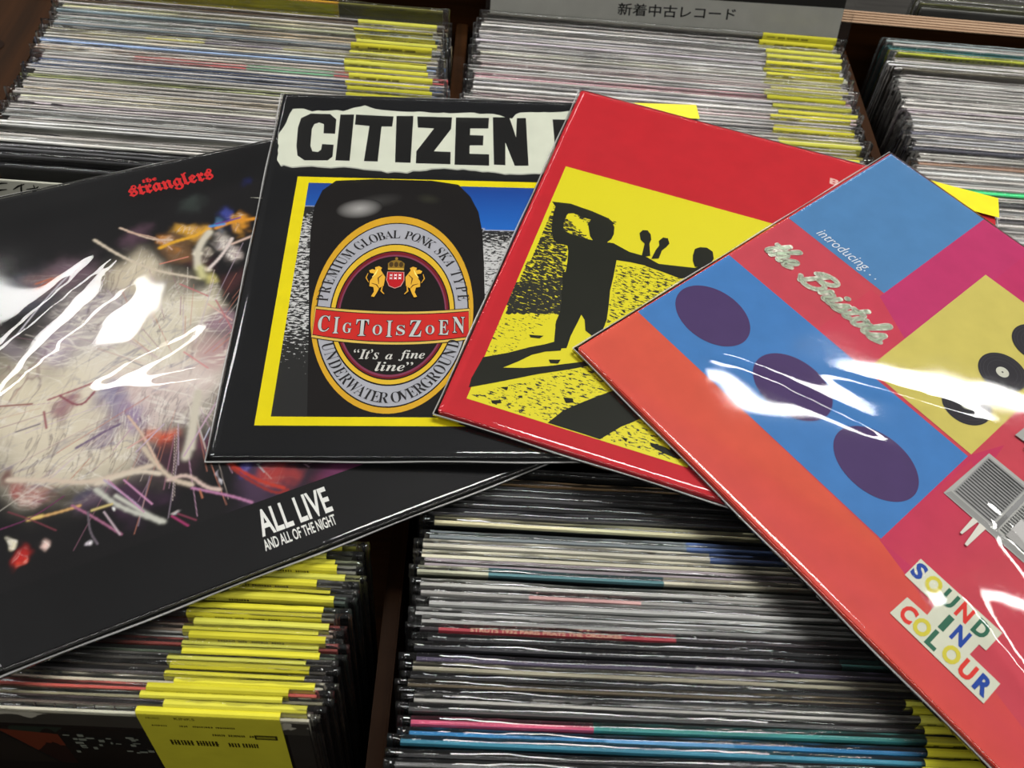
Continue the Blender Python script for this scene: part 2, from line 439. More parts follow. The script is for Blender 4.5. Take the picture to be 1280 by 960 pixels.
STR_LINES = [[[[0.2791,0.8151],[0.3162,0.7535],[0.3647,0.6932],[0.445,0.6396]],0.00284,[214,200,180]],[[[0.332,0.8321],[0.3831,0.7763],[0.4197,0.7627]],0.00213,[215,190,170]],[[[0.3442,0.8152],[0.3988,0.7754],[0.4135,0.736]],0.00142,[205,170,150]],[[[0.3927,0.7486],[0.4231,0.7566],[0.4668,0.7575],[0.498,0.7708]],0.00355,[228,170,50]],[[[0.5101,0.7664],[0.5454,0.7736],[0.5941,0.766]],0.00355,[225,150,45]],[[[0.5007,0.7749],[0.5283,0.7723]],0.00355,[80,150,220]],[[[0.5131,0.7779],[0.564,0.7796]],0.00213,[110,70,150]],[[[0.4693,0.6604],[0.4956,0.6812],[0.5186,0.7063],[0.5322,0.7258]],0.00284,[225,210,205]],[[[0.5279,0.7101],[0.5718,0.7185]],0.00284,[220,190,175]],[[[0.4491,0.6681],[0.4554,0.7058],[0.4732,0.7379],[0.4951,0.7594]],0.00568,[216,208,190]],[[[0.3828,0.7049],[0.4378,0.7053]],0.00142,[220,140,120]],[[[0.452,0.667],[0.4509,0.6442]],0.00852,[210,205,150]],[[[0.0524,0.3135],[0.1095,0.2892],[0.1661,0.2585],[0.2159,0.2553],[0.2669,0.252]],0.00426,[218,200,182]],[[[0.1774,0.252],[0.2411,0.2529],[0.2754,0.2316]],0.00355,[222,208,190]],[[[0.2624,0.2913],[0.2693,0.2628],[0.2904,0.212],[0.3179,0.1903]],0.00355,[212,195,175]],[[[0.2845,0.2145],[0.3171,0.2139],[0.3378,0.1752],[0.3573,0.1636]],0.00284,[215,190,180]],[[[0.1755,0.2415],[0.2034,0.1929],[0.2612,0.1413]],0.00355,[200,200,190]],[[[0.202,0.2173],[0.2554,0.1438]],0.00355,[205,205,195]],[[[0.3742,0.3716],[0.3552,0.3236],[0.3368,0.2775],[0.321,0.246]],0.00568,[214,206,190]],[[[0.3661,0.3561],[0.3354,0.2606]],0.00497,[214,206,190]],[[[0.4267,0.3693],[0.3766,0.3147],[0.3193,0.2501]],0.00142,[200,170,190]],[[[0.3165,0.1844],[0.372,0.1443],[0.3985,0.1199]],0.00213,[190,130,170]],[[[0.3272,0.1749],[0.3274,0.1602]],0.00142,[190,120,90]],[[[0.0702,0.2273],[0.117,0.2224],[0.1472,0.2218]],0.00213,[215,170,110]],[[[0.0704,0.2287],[0.0901,0.2263]],0.00284,[230,200,120]],[[[0.1359,0.2267],[0.1608,0.1957],[0.1962,0.145]],0.00178,[170,110,140]],[[[0.1565,0.2053],[0.1523,0.1688],[0.1595,0.143]],0.00142,[110,100,110]],[[[0.1792,0.1955],[0.194,0.146]],0.00142,[200,180,190]],[[[0.1627,0.2058],[0.1934,0.2051]],0.00213,[215,195,130]],[[[0.0445,0.2538],[0.0757,0.2249],[0.1061,0.1919]],0.00106,[120,60,70]],[[[0.0293,0.2269],[0.0761,0.2278],[0.1275,0.2493]],0.00106,[110,50,90]],[[[0.275,0.1462],[0.2939,0.1193]],0.00178,[170,60,110]],[[[0.2841,0.147],[0.3079,0.1241]],0.00142,[130,60,80]],[[[0.2197,0.2421],[0.251,0.1803]],0.00142,[210,150,190]],[[[0.1905,0.2546],[0.2236,0.2],[0.2321,0.1805]],0.00142,[190,170,200]],[[[0.1963,0.2521],[0.2363,0.1708]],0.00106,[200,140,180]],[[[0.2778,0.2423],[0.2676,0.3153],[0.2517,0.3665]],0.00213,[220,190,170]],[[[0.2383,0.3015],[0.2957,0.3212]],0.00142,[220,170,165]],[[[0.2487,0.2885],[0.2877,0.3157],[0.3038,0.3268]],0.00106,[200,180,200]],[[[0.3863,0.1962],[0.4043,0.1634],[0.4388,0.1189],[0.4596,0.1198]],0.00213,[150,50,45]],[[[0.3832,0.2095],[0.4164,0.1582],[0.4545,0.1253]],0.00284,[190,60,45]],[[[0.4261,0.1913],[0.433,0.1679]],0.00106,[170,170,180]],[[[0.3578,0.2687],[0.3728,0.2892]],0.00106,[200,200,220]],[[[0.1349,0.4511],[0.1886,0.4569],[0.2134,0.46]],0.00178,[170,110,115]],[[[0.0601,0.4673],[0.1092,0.4525]],0.00178,[150,90,85]],[[[0.1248,0.428],[0.1232,0.3931]],0.00213,[160,100,105]],[[[0.1547,0.4521],[0.181,0.4138],[0.2095,0.439]],0.00213,[150,90,100]],[[[0.0768,0.4037],[0.1149,0.4054]],0.00142,[120,110,120]],[[[0.1606,0.3341],[0.2084,0.3488],[0.236,0.355]],0.00213,[120,100,130]],[[[0.3727,0.47],[0.4033,0.4178]],0.00142,[220,150,150]],[[[0.4424,0.5688],[0.4737,0.5132]],0.00142,[220,180,170]],[[[0.459,0.5734],[0.47,0.4723]],0.00142,[190,120,125]],[[[0.406,0.6386],[0.4476,0.5889]],0.00142,[200,120,125]],[[[0.2768,0.4885],[0.3054,0.4574]],0.00142,[170,160,160]],[[[0.2417,0.7584],[0.1731,0.6952],[0.1061,0.6166]],0.00142,[220,215,225]],[[[0.2755,0.6999],[0.1965,0.6221]],0.00142,[190,170,175]],[[[0.2017,0.7394],[0.1555,0.7194]],0.00213,[200,110,70]],[[[0.1577,0.734],[0.187,0.7383]],0.00213,[190,105,75]]]
POSES = {"str":[-0.13807,0.30845,0.00207,-0.01015,0.03435,0.48071],"cit":[0.01087,0.3761,0.00825,-0.01979,-0.0154,0.0543],"red":[0.17746,0.34982,0.01458,-0.01598,0.00247,-0.28465],"bri":[0.28278,0.27123,0.01856,-0.0169,0.00758,-0.86632]}
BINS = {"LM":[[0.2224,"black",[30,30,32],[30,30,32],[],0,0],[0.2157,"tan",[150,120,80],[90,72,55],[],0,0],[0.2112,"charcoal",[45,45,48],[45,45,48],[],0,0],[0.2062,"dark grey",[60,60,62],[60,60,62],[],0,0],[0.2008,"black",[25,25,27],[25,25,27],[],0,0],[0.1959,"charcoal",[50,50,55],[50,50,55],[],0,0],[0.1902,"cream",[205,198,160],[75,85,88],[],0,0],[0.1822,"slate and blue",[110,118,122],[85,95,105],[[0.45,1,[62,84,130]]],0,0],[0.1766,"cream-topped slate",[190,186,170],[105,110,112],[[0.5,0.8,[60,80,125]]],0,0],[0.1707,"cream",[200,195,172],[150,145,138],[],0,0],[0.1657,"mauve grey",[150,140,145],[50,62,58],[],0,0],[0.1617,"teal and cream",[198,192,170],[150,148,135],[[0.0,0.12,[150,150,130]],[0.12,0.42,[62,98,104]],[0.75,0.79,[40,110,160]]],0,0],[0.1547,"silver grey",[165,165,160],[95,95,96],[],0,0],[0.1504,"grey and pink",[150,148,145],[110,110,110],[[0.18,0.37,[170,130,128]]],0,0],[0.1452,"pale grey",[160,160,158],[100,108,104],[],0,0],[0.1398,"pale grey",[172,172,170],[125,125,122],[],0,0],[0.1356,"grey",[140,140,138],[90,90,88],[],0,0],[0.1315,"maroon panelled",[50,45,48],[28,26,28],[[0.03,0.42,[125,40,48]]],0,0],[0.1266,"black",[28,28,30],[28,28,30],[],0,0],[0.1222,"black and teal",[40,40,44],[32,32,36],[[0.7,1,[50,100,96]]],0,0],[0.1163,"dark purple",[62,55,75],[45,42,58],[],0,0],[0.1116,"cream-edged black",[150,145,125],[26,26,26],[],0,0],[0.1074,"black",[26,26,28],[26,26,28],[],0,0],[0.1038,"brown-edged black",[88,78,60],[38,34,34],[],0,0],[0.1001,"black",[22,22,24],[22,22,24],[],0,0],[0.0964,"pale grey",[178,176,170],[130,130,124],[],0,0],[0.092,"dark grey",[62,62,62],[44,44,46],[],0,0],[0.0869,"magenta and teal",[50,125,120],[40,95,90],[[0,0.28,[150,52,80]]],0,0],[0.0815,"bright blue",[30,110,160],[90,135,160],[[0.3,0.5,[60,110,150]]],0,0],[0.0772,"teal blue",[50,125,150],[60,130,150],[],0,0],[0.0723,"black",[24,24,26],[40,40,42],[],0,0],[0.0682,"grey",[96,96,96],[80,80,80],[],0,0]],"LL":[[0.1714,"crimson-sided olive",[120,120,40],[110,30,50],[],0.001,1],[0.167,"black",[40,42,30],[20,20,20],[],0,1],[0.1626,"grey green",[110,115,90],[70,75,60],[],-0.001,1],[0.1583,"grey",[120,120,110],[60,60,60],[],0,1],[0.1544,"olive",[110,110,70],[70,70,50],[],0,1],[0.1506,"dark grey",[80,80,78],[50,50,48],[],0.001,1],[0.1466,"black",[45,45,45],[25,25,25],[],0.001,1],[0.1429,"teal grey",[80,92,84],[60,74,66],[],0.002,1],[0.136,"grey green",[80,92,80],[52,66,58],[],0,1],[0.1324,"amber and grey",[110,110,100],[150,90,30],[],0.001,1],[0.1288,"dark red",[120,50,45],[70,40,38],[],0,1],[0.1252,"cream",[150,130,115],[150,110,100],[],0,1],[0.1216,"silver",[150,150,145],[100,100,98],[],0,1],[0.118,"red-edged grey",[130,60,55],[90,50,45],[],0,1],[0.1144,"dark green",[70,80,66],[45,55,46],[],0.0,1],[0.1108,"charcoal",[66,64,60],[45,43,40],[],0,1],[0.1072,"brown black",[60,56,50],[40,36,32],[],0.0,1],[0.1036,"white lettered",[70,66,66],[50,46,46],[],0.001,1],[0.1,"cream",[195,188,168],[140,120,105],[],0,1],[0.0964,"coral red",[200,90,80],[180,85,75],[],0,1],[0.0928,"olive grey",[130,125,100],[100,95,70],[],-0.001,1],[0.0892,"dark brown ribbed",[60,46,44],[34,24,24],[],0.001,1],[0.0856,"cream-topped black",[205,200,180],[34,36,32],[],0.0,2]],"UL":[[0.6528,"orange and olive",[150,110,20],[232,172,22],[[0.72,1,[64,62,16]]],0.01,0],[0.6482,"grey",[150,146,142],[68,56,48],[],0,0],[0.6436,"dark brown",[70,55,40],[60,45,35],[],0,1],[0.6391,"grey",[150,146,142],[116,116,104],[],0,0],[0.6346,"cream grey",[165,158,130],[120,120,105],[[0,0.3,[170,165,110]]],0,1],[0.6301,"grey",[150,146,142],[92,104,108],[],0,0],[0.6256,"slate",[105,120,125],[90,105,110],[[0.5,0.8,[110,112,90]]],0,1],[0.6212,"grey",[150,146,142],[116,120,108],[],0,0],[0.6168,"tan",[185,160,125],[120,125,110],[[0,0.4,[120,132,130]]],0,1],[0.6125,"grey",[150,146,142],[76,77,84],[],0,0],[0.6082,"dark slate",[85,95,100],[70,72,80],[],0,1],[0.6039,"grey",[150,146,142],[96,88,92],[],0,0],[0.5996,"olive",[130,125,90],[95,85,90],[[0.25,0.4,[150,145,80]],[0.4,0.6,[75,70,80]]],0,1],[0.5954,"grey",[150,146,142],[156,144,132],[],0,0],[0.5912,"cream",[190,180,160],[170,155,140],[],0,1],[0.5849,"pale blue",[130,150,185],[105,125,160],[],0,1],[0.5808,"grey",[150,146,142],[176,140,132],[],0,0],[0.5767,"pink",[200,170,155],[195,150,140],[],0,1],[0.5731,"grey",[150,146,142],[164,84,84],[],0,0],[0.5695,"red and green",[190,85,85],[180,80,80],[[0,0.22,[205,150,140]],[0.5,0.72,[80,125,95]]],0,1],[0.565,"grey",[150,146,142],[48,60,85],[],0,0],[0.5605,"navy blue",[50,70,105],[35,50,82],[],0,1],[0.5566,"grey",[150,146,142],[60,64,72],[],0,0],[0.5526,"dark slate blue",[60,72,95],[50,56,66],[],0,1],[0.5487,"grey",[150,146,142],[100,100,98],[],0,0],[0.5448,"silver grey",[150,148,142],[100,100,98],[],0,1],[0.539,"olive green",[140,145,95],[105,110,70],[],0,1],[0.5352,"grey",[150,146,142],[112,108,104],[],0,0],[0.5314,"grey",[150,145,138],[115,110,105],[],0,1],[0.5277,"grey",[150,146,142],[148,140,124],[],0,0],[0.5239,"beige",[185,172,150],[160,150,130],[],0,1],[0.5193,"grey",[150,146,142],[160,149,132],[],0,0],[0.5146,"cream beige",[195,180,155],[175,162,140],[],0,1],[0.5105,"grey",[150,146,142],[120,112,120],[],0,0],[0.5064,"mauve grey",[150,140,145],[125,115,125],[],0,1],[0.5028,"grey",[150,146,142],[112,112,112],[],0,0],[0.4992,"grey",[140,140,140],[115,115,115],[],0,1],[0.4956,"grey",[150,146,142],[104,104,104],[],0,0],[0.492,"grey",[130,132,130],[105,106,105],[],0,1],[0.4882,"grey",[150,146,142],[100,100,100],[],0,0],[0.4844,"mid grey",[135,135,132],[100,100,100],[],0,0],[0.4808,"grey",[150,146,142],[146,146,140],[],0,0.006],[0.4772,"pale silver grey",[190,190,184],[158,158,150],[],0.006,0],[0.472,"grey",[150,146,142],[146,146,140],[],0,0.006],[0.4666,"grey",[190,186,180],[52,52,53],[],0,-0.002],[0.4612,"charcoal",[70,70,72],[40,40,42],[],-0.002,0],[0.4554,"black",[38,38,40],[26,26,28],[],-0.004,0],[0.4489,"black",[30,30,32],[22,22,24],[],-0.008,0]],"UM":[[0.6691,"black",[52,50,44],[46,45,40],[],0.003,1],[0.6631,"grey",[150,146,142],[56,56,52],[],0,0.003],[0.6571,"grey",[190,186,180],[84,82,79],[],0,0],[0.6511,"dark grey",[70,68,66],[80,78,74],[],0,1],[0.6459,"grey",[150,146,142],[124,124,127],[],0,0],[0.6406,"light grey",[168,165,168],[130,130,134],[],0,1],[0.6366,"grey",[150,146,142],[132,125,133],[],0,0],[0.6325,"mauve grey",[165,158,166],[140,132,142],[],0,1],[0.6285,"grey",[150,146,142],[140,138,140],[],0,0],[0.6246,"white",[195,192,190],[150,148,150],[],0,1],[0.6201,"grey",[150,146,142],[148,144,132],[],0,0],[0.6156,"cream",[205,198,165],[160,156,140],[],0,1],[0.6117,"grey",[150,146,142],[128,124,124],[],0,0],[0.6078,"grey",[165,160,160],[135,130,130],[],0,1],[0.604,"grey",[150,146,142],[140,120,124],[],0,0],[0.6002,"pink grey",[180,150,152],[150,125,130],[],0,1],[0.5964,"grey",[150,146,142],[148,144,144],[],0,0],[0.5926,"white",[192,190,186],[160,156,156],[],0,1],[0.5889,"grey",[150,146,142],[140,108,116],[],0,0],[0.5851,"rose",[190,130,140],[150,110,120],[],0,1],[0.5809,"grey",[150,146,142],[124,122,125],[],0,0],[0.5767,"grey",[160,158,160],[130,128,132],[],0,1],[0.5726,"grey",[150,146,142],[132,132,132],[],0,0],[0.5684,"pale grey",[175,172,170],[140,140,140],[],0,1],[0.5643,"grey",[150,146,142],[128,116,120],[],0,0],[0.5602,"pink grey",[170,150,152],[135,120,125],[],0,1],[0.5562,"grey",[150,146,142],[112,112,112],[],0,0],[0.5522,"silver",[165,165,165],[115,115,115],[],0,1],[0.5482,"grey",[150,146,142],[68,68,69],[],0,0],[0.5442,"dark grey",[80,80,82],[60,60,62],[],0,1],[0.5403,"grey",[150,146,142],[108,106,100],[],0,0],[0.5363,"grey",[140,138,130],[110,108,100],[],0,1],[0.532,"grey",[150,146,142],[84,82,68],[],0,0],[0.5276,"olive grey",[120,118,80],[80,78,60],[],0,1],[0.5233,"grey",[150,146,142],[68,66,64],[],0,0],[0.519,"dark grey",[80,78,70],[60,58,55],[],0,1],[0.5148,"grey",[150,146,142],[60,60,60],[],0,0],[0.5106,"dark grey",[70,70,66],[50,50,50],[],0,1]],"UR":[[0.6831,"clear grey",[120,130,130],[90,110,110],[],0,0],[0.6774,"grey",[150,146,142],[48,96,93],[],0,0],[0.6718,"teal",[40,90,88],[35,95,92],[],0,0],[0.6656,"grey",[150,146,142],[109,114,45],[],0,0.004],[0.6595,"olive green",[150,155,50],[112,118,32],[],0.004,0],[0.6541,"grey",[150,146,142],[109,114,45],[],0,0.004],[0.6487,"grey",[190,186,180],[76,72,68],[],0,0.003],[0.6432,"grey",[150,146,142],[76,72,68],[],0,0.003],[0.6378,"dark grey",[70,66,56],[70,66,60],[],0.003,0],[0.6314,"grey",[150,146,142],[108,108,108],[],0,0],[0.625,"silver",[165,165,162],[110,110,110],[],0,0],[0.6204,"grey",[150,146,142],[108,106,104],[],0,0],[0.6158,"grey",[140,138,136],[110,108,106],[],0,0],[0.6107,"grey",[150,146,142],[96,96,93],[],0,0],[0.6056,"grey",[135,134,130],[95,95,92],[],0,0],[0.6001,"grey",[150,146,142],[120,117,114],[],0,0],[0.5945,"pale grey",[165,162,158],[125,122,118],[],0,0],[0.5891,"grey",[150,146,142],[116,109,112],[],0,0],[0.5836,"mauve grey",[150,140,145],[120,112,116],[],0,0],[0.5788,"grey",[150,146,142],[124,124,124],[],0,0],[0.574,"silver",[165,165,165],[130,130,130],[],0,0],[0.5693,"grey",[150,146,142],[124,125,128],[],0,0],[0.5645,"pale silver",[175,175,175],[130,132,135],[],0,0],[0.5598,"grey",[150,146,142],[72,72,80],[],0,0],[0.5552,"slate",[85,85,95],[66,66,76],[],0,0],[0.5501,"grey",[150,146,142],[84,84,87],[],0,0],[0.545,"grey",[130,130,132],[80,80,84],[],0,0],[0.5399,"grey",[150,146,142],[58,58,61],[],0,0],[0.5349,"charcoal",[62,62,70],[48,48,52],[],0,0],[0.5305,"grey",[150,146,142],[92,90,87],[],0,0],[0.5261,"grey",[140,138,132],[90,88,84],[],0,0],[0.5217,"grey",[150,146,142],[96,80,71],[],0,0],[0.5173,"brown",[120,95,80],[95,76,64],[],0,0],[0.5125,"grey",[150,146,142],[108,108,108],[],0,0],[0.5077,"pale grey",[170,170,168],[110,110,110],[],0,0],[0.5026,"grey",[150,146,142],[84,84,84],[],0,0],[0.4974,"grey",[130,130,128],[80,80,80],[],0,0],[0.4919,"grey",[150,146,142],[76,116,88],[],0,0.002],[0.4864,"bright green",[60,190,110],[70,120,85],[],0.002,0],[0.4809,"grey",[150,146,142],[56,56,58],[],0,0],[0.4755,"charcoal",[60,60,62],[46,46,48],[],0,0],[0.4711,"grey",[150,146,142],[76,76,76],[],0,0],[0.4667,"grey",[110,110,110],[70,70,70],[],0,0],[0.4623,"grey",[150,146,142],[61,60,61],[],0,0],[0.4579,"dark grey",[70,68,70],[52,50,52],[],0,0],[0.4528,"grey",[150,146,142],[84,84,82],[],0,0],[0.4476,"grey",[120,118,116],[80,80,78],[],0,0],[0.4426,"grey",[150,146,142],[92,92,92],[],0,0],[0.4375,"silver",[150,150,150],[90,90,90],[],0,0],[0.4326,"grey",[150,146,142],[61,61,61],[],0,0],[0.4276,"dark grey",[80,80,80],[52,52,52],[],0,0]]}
# ------------------------------------------------------------------ the rack and the floor
WD = mat_wood('stained_plywood', (34, 18, 4), (58, 32, 10), 1, 0.55)
WDX = mat_wood('stained_plywood_panel', (38, 20, 5), (64, 36, 12), 0, 0.55)
floor_m = mat_wood('grey_floor', (60, 58, 56), (84, 82, 78), 0, 0.5)
fl = link('floor', box_mesh('floor', -2.5, 2.5, -1.5, 3.5, -0.95, -0.93), None, floor_m)
fl['kind'] = 'structure'

rack = thing('record_rack', 'dark stained plywood record rack holding the five bins of records', 'rack')
link('bottom_panel', box_mesh('bottom_panel', -0.40, 0.90, -0.02, 0.73, -0.40, -0.385), rack, WDX)
for x0, x1, y0, y1, zt in ((-0.044, -0.034, 0.02, 0.37, -0.080), (0.312, 0.324, 0.02, 0.37, -0.035),
                           (-0.430, -0.385, 0.02, 0.37, -0.035), (0.69, 0.70, 0.02, 0.37, -0.035),
                           (-0.034, -0.0235, 0.385, 0.702, -0.040), (0.3185, 0.3285, 0.385, 0.702, -0.03),
                           (-0.560, -0.376, 0.385, 0.702, -0.030), (0.69, 0.70, 0.385, 0.702, -0.030)):
    link('divider', box_mesh('divider', x0, x1, y0, y1, -0.385, zt, 0.001), rack, WD)
link('cross_panel', box_mesh('cross_panel', -0.56, 0.90, 0.37, 0.385, -0.385, -0.05, 0.001), rack, WDX)
link('front_panel', box_mesh('front_panel', -0.43, 0.90, 0.005, 0.02, -0.385, -0.08, 0.001), rack, WDX)
for sx in (-0.42, 0.86):
    for sy in (0.02, 0.68):
        link('leg', box_mesh('leg', sx, sx + 0.04, sy, sy + 0.04, -0.93, -0.40), rack, WDX)
# the laminated back board: a core and the plies showing along its top edge
link('back_panel', box_mesh('back_panel', -0.56, 0.90, 0.702, 0.7215, -0.40, -0.0075), rack, WDX)
ply_l = mat_wood('ply_light', (150, 122, 98), (184, 156, 130), 0, 0.7)
ply_d = mat_wood('ply_dark', (92, 68, 48), (118, 90, 68), 0, 0.7)
yy = 0.702
for k in range(9):
    w = 0.0024 if k % 2 == 0 else 0.0021
    z = -0.0075 + (0.0009 if k % 2 == 0 else 0.0004)
    link('ply', box_mesh('ply', -0.56, 0.90, yy, yy + w, -0.0085, z), rack, ply_l if k % 2 == 0 else ply_d)
    yy += w - 0.00012

# round dark knot on the wide left board
knot_m = mat_wood('dark_knot', (24, 12, 5), (34, 18, 8), 0, 0.6)
bm = bmesh.new()
for rr in (0.0085, 0.0125):
    pass
n = 32
vo = [bm.verts.new((-0.412 + 0.011 * math.cos(i * 2 * math.pi / n), 0.600 + 0.009 * math.sin(i * 2 * math.pi / n), -0.0296)) for i in range(n)]
vi = [bm.verts.new((-0.412 + 0.007 * math.cos(i * 2 * math.pi / n), 0.600 + 0.006 * math.sin(i * 2 * math.pi / n), -0.0296)) for i in range(n)]
for i in range(n):
    bm.faces.new((vo[i], vo[(i + 1) % n], vi[(i + 1) % n], vi[i]))
me = bpy.data.meshes.new('knot_ring')
bm.to_mesh(me); bm.free()
link('knot_ring', me, rack, knot_m)

# ------------------------------------------------------------------ records standing in the bins
LEAN = R(11.5)
CW, CH = 0.314, 0.312
FW, FH = 0.326, 0.3195      # sleeve film
RB = random.Random(11)


def bright(c, k=1.5):
    return (*[min(.9, v * k) for v in c[:3]], 1.0)


def record_card_mesh(top, face, segs, t, seed, k_=1.5):
    """square cardboard jacket, rounded top edge; colours run in blocks along its width"""
    r = random.Random(seed)
    cuts = {0.0, 1.0}
    for a, b, c in segs:
        cuts |= {a, a + 1e-4, b, b + 1e-4} if b < 1 else {a, a + 1e-4}
    for k in range(1, 10):
        cuts.add(k / 10)
    xs = sorted(c for c in cuts if 0 <= c <= 1)
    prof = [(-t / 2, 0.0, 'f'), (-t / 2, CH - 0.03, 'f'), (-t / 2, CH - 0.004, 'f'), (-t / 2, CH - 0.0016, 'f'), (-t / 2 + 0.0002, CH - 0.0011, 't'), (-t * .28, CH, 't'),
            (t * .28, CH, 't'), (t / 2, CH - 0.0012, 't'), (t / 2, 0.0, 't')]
    V, F, K = [], [], []
    for x in xs:
        ct, cf = top, face
        for a, b, c in segs:
            if a < x <= b or (a == 0 and x == 0):
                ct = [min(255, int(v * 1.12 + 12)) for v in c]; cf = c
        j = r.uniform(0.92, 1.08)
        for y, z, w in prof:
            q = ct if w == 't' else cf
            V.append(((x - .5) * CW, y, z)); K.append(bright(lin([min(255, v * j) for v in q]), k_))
    m = len(prof)
    for i in range(len(xs) - 1):
        for k in range(m - 1):
            a = i * m + k
            F.append((a, a + m, a + m + 1, a + 1))
        a = i * m
        F.append((a + m - 1, a + 2 * m - 1, a + m, a))
    F.append(tuple(range(m)))
    F.append(tuple(reversed(range(len(V) - m, len(V)))))
    me = bpy.data.meshes.new('jacket')
    me.from_pydata(V, [], F)
    col_attr(me, K)
    me.materials.append(SPINE)
    return me


def film_mesh(seed):
    """loose clear sleeve: two sheets joined along a crinkled top edge, looser at both ends"""
    r = random.Random(seed)
    ox, oz = r.uniform(0, 50), r.uniform(0, 50)
    xs = []
    n = 96
    for i in range(n + 1):
        u = i / n
        xs.append(u - 0.022 * math.sin(4 * math.pi * u) / 2)
    # the sheet lies over the top of the jacket like a narrow roof, then hangs down both faces
    rows = [(0.0, 0.0), (0.0007, 0.00004), (0.0013, 0.00016), (0.0017, 0.0005), (0.0019, 0.0011), (0.0020, 0.0022), (0.0020, 0.0040), (0.0020, 0.0065), (0.0020, 0.010),
            (0.0020, 0.016), (0.0020, 0.024), (0.0020, 0.05), (0.0020, FH)]
    V = []
    tilt = r.uniform(-0.0008, 0.0008)
    sec = [(-1, k) for k in range(len(rows) - 1, 0, -1)] + [(1, 0)] + [(1, k) for k in range(1, len(rows))]
    for u in xs:
        X = (u - .5) * FW
        e = min(u, 1 - u) * FW
        endf = math.exp(-e / 0.012)
        amp = 0.00035 + 0.0012 * endf
        topz = 0.0008 * mnoise.noise(Vector((X * 20 + ox, oz, 0))) + 0.00030 * mnoise.noise(Vector((X * 110 + ox, oz, 3))) * (1 + 3 * endf) + tilt * (u - .5) * 2
        wave = 0.00045 * mnoise.noise(Vector((X * 16 + ox, 7.3, oz)))
        roll = (0.32 + .5 * endf) * mnoise.noise(Vector((X * 26 + ox, 3.1, oz))) + 0.16 * mnoise.noise(Vector((X * 120 + ox, 5.1, oz)))
        for s, k in sec:
            yh, d = rows[k]
            fade = math.exp(-d / 0.02)
            y = s * yh
            q = min(1, d / .002)
            y += (wave + q * amp * (mnoise.noise(Vector((X * 90 + ox, d * 200, s * 3 + oz))) + 0.3 * mnoise.noise(Vector((X * 330 + ox, d * 520, s * 5 + oz))))) * fade
            z = FH - d + topz * fade + s * yh * roll * max(0, 1 - d / .004)
            V.append((X + (0.0006 * mnoise.noise(Vector((d * 300, ox, s))) * endf), y, z))
    m = len(sec)
    F = []
    for i in range(n):
        for k in range(m - 1):
            a = i * m + k
            F.append((a, a + m, a + m + 1, a + 1))
    h = len(rows) - 1
    for i in (0, n):                      # the welded side seams
        for k in range(h):
            a, b = i * m + k, i * m + (m - 1 - k)
            q = (a, a + 1, b - 1, b) if a + 1 != b - 1 else (a, a + 1, b)
            F.append(q if i == 0 else tuple(reversed(q)))
    me = bpy.data.meshes.new('sleeve_film')
    me.from_pydata(V, [], F)
    me.polygons.foreach_set('use_smooth', [True] * len(me.polygons))
    me.materials.append(FILM_BIN)
    return me


FILMS = [film_mesh(100 + k) for k in range(10)]

WORDS = ['ROCK', 'PUNK', 'SKA', 'LIVE', 'JAZZ', 'SOUL', 'POP']
_lab = {}


